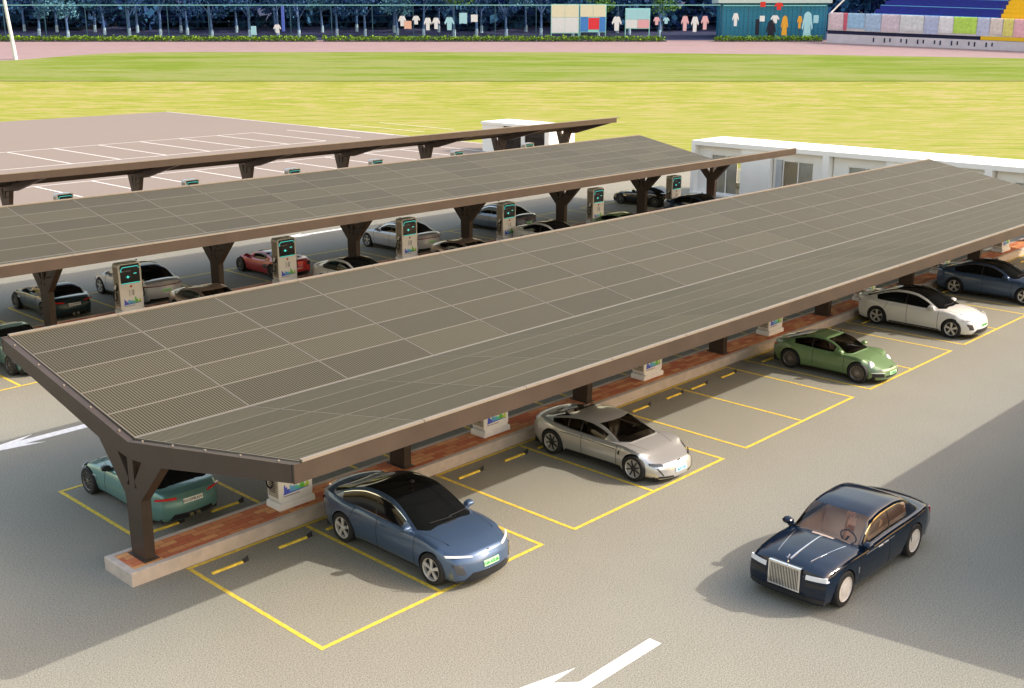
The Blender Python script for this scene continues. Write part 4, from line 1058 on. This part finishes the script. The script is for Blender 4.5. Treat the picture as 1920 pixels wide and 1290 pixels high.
# dark grove that closes the view behind the single trees
rnd = random.Random(5); wd = MB()
for i in range(300):
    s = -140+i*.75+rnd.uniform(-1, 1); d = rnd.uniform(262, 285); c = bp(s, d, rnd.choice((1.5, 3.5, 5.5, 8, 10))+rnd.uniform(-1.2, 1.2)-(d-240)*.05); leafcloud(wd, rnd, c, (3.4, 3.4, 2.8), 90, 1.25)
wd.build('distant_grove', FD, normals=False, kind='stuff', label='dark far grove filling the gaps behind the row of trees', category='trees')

slope_sheet('planting_bed', [243, 420], -260, 260, .03, mat('dark_soil', (.008, .014, .06), .95, noise=(.5, .3)))  # ground behind the fence, the shade under the trees painted in as navy
def local(name, label, cat, s, d, group=None, h=0):
    """thing in the background frame: local x runs to the right, y away"""
    return thing(name, label, cat, bp(s, d, h), YAW-pi/2, group)
def S(u, d=240): return (u-960)/2132.8*d*1.0     # lateral metres for a bearing at distance d
def hedge(u0, u1, label, d=241, seed=1):
    s0, s1 = S(u0, d), S(u1, d); t = local('hedge', label, 'hedge', s0, d, 'low hedges along the track')
    rnd = random.Random(seed); m = MB(); x = 0
    while x < s1-s0:
        leafcloud(m, rnd, (x, 0, .55+rnd.uniform(-.1, .15)), (.6, .6, .6), 42, .2); x += .55
    m.build('leaves', FH, t, normals=False)
    MB().box(-.2, s1-s0+.2, -.35, -.25, -.3, .18).build('kerb', mat('dark_edging', (.03, .03, .06), .8), t)
hedge(-10, 604, 'long clipped green hedge left of the gap'); hedge(620, 1238, 'long clipped green hedge below the notice boards', seed=2); hedge(1330, 1520, 'short green hedge in front of the teal wall', seed=3)
RAIL = mat('pale_teal_rail', (.30, .70, .72), .5); POST = mat('teal_post', (.03, .10, .16), .5); WIRE = mat('fence_wire', (.02, .06, .12), .6)
def fence(u0, u1, label, d=243.5, top=7.0, step=8.2):
    s0, s1 = S(u0, d), S(u1, d); t = local('sports_fence', label, 'fence', s0, d, 'tall fences round the field'); L = s1-s0
    MB().box(0, L, -.07, .07, top-.14, top).build('top_rail', RAIL, t)
    n = max(1, round(L/step))
    for k in range(n+1): MB().box(k*L/n-.07, k*L/n+.07, -.06, .06, -.3, top-.14).build('fence_post', POST, t)
    m = MB()
    for z in (1.2, 2.4, 3.6, 4.8, 6.0): m.box(0, L, -.015, .015, z, z+.03)
    m.build('wire', WIRE, t)
fence(-30, 1225, 'long tall fence with pale teal top rail in front of the trees'); fence(1232, 1335, 'short tall fence panel between the notice boards and the teal wall'); 
fence(1340, 1525, 'tall dark-posted fence in front of the teal wall', d=242.5, step=5.5)
def boardm(u0, u1, v0, v1, label, parts, d=242):
    px = 2132.8/d; z = lambda v: (76-v)/px; s0, s1 = S(u0, d), S(u1, d); t = local('notice_board', label, 'notice board', s0, d, 'notice boards behind the hedge')
    L = s1-s0
    fr = MB(); fr.box(-.1, L+.1, .02, .12, z(v1)-.1, z(v0)+.1); fr.build('frame', RAIL, t)
    for x in (0, L): MB().box(x-.08, x+.08, .02, .10, -.3, z(v1)-.1).build('leg', RAIL, t)
    for a, b, c_, e, m in parts:
        MB().box(L*a+.03, L*b-.03, -.05, .015, z(v1)+(z(v0)-z(v1))*c_+.03, z(v1)+(z(v0)-z(v1))*e-.03).build('poster', m, t)
CR = mat('cream_sheet', (.75, .72, .55), .7); PW = mat('pale_sheet', (.70, .74, .78), .7); PBL = mat('blue_sheet', (.05, .22, .62), .6); PRD = mat('red_sheet', (.75, .03, .05), .6); PPK = mat('pink_sheet', (.75, .40, .45), .7); PSK = mat('sky_sheet', (.35, .65, .75), .7)
boardm(1031, 1080, 13, 62, 'cream and white notice board, left one of the tall pair', [(0, .5, .55, 1, CR), (.5, 1, .55, 1, CR), (0, .5, 0, .55, PW), (.5, 1, 0, .55, PW)])
boardm(1083, 1129, 13, 60, 'notice board with a red square on blue, right one of the tall pair', [(0, .5, .55, 1, CR), (.5, 1, .55, 1, CR), (0, .32, 0, .55, PBL), (.32, .75, .08, .52, PRD), (.75, 1, 0, .55, PBL)])
boardm(1165, 1208, 20, 54, 'pale blue notice board with a pink patch', [(0, 1, .45, 1, PSK), (0, .5, 0, .45, PW), (.5, 1, 0, .45, PPK)])
# clothes hung to air: front, sleeves and body as one thick cloth shape
def garment(u, v0, v1, wpx, m, label, kindn='shirt', d=241.8, legs=None):
    px = 2132.8/d; z0, z1 = (76-v1)/px, (76-v0)/px; w = wpx/px; s = S(u, d); h = z1-z0
    t = local('hanging_'+kindn, label, kindn, s, d, 'clothes and bedding hung out round the field', h=0)
    if kindn == 'shirt': p = [(-.22, 0), (.22, 0), (.25, .62), (.42, .42), (.5, .55), (.28, .95), (.10, 1), (0, .93), (-.10, 1), (-.28, .95), (-.5, .55), (-.42, .42), (-.25, .62)]
    elif kindn == 'coat': p = [(-.38, 0), (.38, 0), (.26, .6), (.40, .38), (.5, .45), (.30, .92), (.10, 1), (-.10, 1), (-.30, .92), (-.5, .45), (-.40, .38), (-.26, .6)]
    else: p = [(-.5, 0), (-.1, .05), (.2, 0), (.5, .03), (.5, 1), (-.5, 1)]
    o = MB(); o.prism_y([(x*w, z0+h*zz) for x, zz in p], -.12, .08); o.build('cloth', m, t)
    MB().tube([(0, .0, z1-.02), (0, .04, z1+.25)], .03, 5).build('hanger', POST, t)
GW = mat('white_cotton', (.75, .78, .82), .9); GP = mat('peach_cotton', (.80, .48, .36), .9); GB = mat('blue_cotton', (.08, .14, .55), .9); GY = mat('orange_cotton', (.75, .38, .04), .9); GK = mat('black_cotton', (.01, .012, .03), .9); GL = mat('light_blue_cotton', (.38, .68, .80), .9); GPK = mat('pink_cotton', (.75, .45, .50), .9); GR = mat('red_cotton', (.7, .04, .03), .9)
for u, v0, v1, w, m, lab, kd in [
    (762, 32, 50, 14, GW, 'white shirt hung left of the peach cloth', 'shirt'), (772, 41, 55, 13, GP, 'peach cloth hanging among white shirts', 'towel'), (787, 32, 47, 14, GW, 'white shirt right of the peach cloth', 'shirt'),
    (808, 35, 57, 14, GW, 'white shirt, left one of a touching pair', 'shirt'), (823, 35, 55, 14, GW, 'white shirt, right one of a touching pair', 'shirt'), (847, 34, 57, 18, GL, 'pale blue shirt in the middle of the washing', 'shirt'),
    (872, 27, 46, 14, GL, 'pale blue towel hung high', 'towel'), (892, 30, 43, 12, GW, 'small white towel at the right of the tree washing', 'towel'), (1149, 33, 58, 18, GW, 'white shirt hung between the notice boards', 'shirt'),
    (1221, 34, 48, 12, GPK, 'pink shirt right of the pale blue board', 'shirt'), (1238, 35, 46, 12, GL, 'small light blue shirt right of the pale blue board', 'shirt'), (1272, 32, 58, 14, GPK, 'pink shirt on the short fence', 'shirt'), (1290, 33, 60, 14, GW, 'white shirt on the short fence', 'shirt'), (1308, 32, 56, 14, GPK, 'second pink shirt on the short fence, nearer the teal wall', 'shirt'),
    (536, 47, 62, 14, GW, 'white shirt low between the tree trunks', 'shirt'), (547, 15, 60, 5, GB, 'narrow deep blue cloth beside a trunk', 'towel'), (493, 50, 66, 9, GL, 'pale blue towel low behind the hedge', 'towel'),
    (1363, 27, 50, 12, GW, 'white shirt at the left of the teal wall', 'shirt'), (1403, 38, 66, 7, GK, 'narrow black cloth on the teal wall', 'towel'), (1411, 32, 42, 9, GW, 'small white cap-like cloth on the teal wall', 'towel'),
    (1428, 40, 76, 18, GK, 'long black coat hanging below the red cloths', 'coat'), (1434, 31, 45, 16, GW, 'white shirt over the black coat', 'shirt'), (1452, 32, 66, 13, GY, 'orange coat right of the black coat', 'coat'),
    (1479, 32, 54, 9, GY, 'small orange shirt left of the long light blue coat', 'shirt'), (1493, 25, 76, 20, GL, 'long light blue coat, tallest on the teal wall', 'coat'), (1508, 31, 45, 9, GL, 'small pale blue towel at the right of the teal wall', 'towel'),
    (1411, 8, 17, 9, GR, 'small red cloth high on the teal wall', 'towel'), (1440, 9, 22, 16, GR, 'larger red cloth high on the teal wall', 'shirt')]:
    garment(u, v0, v1, w, m, lab, kd)
def shed():
    d = 246; s0, s1 = S(1338, d), S(1528, d); t = local('teal_wall_building', 'teal panelled building with a pale roof edge behind the hung clothes', 'building', s0, d); L = s1-s0
    w = MB(); w.box(0, L, 0, 6, -.5, 7.1)
    for k in range(24): x = k*L/24; w.box(x+.1, x+L/24-.1, -.06, -.002, 0, 7.0)
    w.build('wall', mat('teal_sheet', (.02, .22, .36), .6), t)
    MB().box(-1, L+.6, -1.0, 7, 7.12, 9.2).build('roof', mat('pale_roof', (.55, .66, .66), .7), t)
shed()
# stadium terrace at the right: two-step wall, navy seats, yellow stairs
def terrace():
    import itertools
    P0 = Vector((S(1530, 239), 239)); P1 = Vector((S(1990, 221), 221)); dv = (P1-P0); L = dv.length
    ang = math.atan2(dv.y, dv.x)
    base = bp(P0.x, P0.y); z1 = bz(P1.y)-bz(P0.y); tilt = z1/L
    t = thing('stadium_terrace', 'stadium terrace with white front wall, navy seat rows and yellow stairs', 'grandstand', base, YAW-pi/2+ang)
    def zz(x): return x*tilt
    W_ = mat('terrace_wall', (.55, .52, .60), .8, noise=(.6, .12, 6)); NV = mat('navy_seats', (.008, .02, .26), .6, noise=(1, .2)); YS = mat('yellow_stairs', (.72, .45, .01), .7); DK = mat('navy_gap', (.01, .012, .06), .8); LN = mat('pale_blue_line', (.15, .45, .75), .6)
    def slab(n, x0, x1, y0, y1, a, b, m, par=t): return MB().prism_y([(x0, zz(x0)+a), (x1, zz(x1)+a), (x1, zz(x1)+b), (x0, zz(x0)+b)], y0, y1).build(n, m, par)
    slab('lower_wall', 0, L, 0, .5, -.6, 1.75, W_); slab('gap', .05, L, .6, 1.2, 1.6, 2.6, DK); slab('upper_wall', 0, L, .25, .6, 2.45, 5.75, W_)  # middle strip is the shadow between the two walls, painted navy
    k = 0
    for q in range(11):
        y0 = 2.0+q*1.5; zt = 5.1+q*.85; x0 = 7.0+q*.75-(0 if q else 1.5); xe = 31.5+q*.35
        slab('seat_row', x0, xe, y0, y0+1.6, 1.0, zt, NV); slab('row_edge', x0+.1, xe-.1, y0-.05, y0+.08, zt-.02, zt+.10, LN if q % 2 else NV)
        slab('yellow_step', xe+.03, L, y0+.02, y0+1.58, 1.0, zt-.01, YS)
    for q in range(38):
        x = 9+q*1.05
        if q % 3 != 1 and q < 22: slab('wall_slot', x, x+.28, -.03, .1, .5+.15*(q % 2), 1.35, DK)
    slab('orange_band', 29.0, L, -.06, .3, 1.8, 2.5, YS)
    MB().tube([(.2, .4, 5.6), (3.6, 1.8, 9.4)], .16, 6).build('handrail', WHT, t)
    # bedding draped over the wall
    cols = [('pale pink', (.66, .52, .60)), ('red striped', (.6, .12, .2)), ('light blue', (.30, .48, .72)), ('blue speckled', (.36, .48, .70)), ('lilac', (.60, .50, .62)), ('pale grey', (.62, .62, .70)), ('blue grey', (.42, .46, .70)), ('white', (.70, .68, .78)), ('lime edged', (.45, .66, .12)), ('pale violet striped', (.48, .50, .72)), ('cream', (.68, .58, .60)), ('yellow flowered', (.70, .62, .20)), ('rose', (.76, .42, .52)), ('soft white', (.70, .62, .70)), ('blush', (.78, .52, .62))]
    x = .3
    for i, (nm, c) in enumerate(cols):
        w = [2.6, .7, 3.3, 3.0, 3.4, 4.4, 2.6, 2.6, 4.2, 2.2, 2.2, 1.8, 2.0, 5.0, 5.0][i]
        p = Matrix.Rotation(YAW-pi/2+ang, 3, 'Z') @ Vector((x, 0, zz(x)))
        b = thing('draped_quilt', '%s quilt hung over the white stadium wall, %s from its left end' % (nm, ['first', 'second', 'third', 'fourth', 'fifth', 'sixth', 'seventh', 'eighth', 'ninth', 'tenth', 'eleventh', 'twelfth', 'thirteenth', 'fourteenth', 'fifteenth'][i]), 'quilt', base+p, YAW-pi/2+ang, 'quilts airing on the stadium wall')
        m = MB(); n = 10; vs = []; drop = 3.1+.25*sin(i*2.3); pr = [(-.02, 5.82-drop), (-.06, 5.4), (0, 5.86), (.42, 5.90), (.70, 5.84), (.74, 4.9)]
        for j, (yy, zh) in enumerate(pr):
            for q in range(n+1): vs.append((q*w/n, .2+yy+.04*sin(q*1.9+i+j), zh+zz(q*w/n)))
        m.add(vs, [(j*(n+1)+q, j*(n+1)+q+1, (j+1)*(n+1)+q+1, (j+1)*(n+1)+q) for j in range(5) for q in range(n)])
        o = m.build('cloth', mat(nm.replace(' ', '_')+'_quilt', c, .9, noise=(1.5, .2)), b, smooth=1.2)
        x += w+.12
terrace()
# leaning pale pole standing on the track at the left
pt = local('white_pole', 'thick pale pole rising from the track edge at the left', 'pole', S(57, 213), 213)
MB().tube([(0, 0, -.2), (-.35, 0, 4.5), (-.95, 0, 11.5)], [.38, .32, .28], 12).build('shaft', mat('pole_white', (.62, .64, .64), .6), pt, smooth=.8)
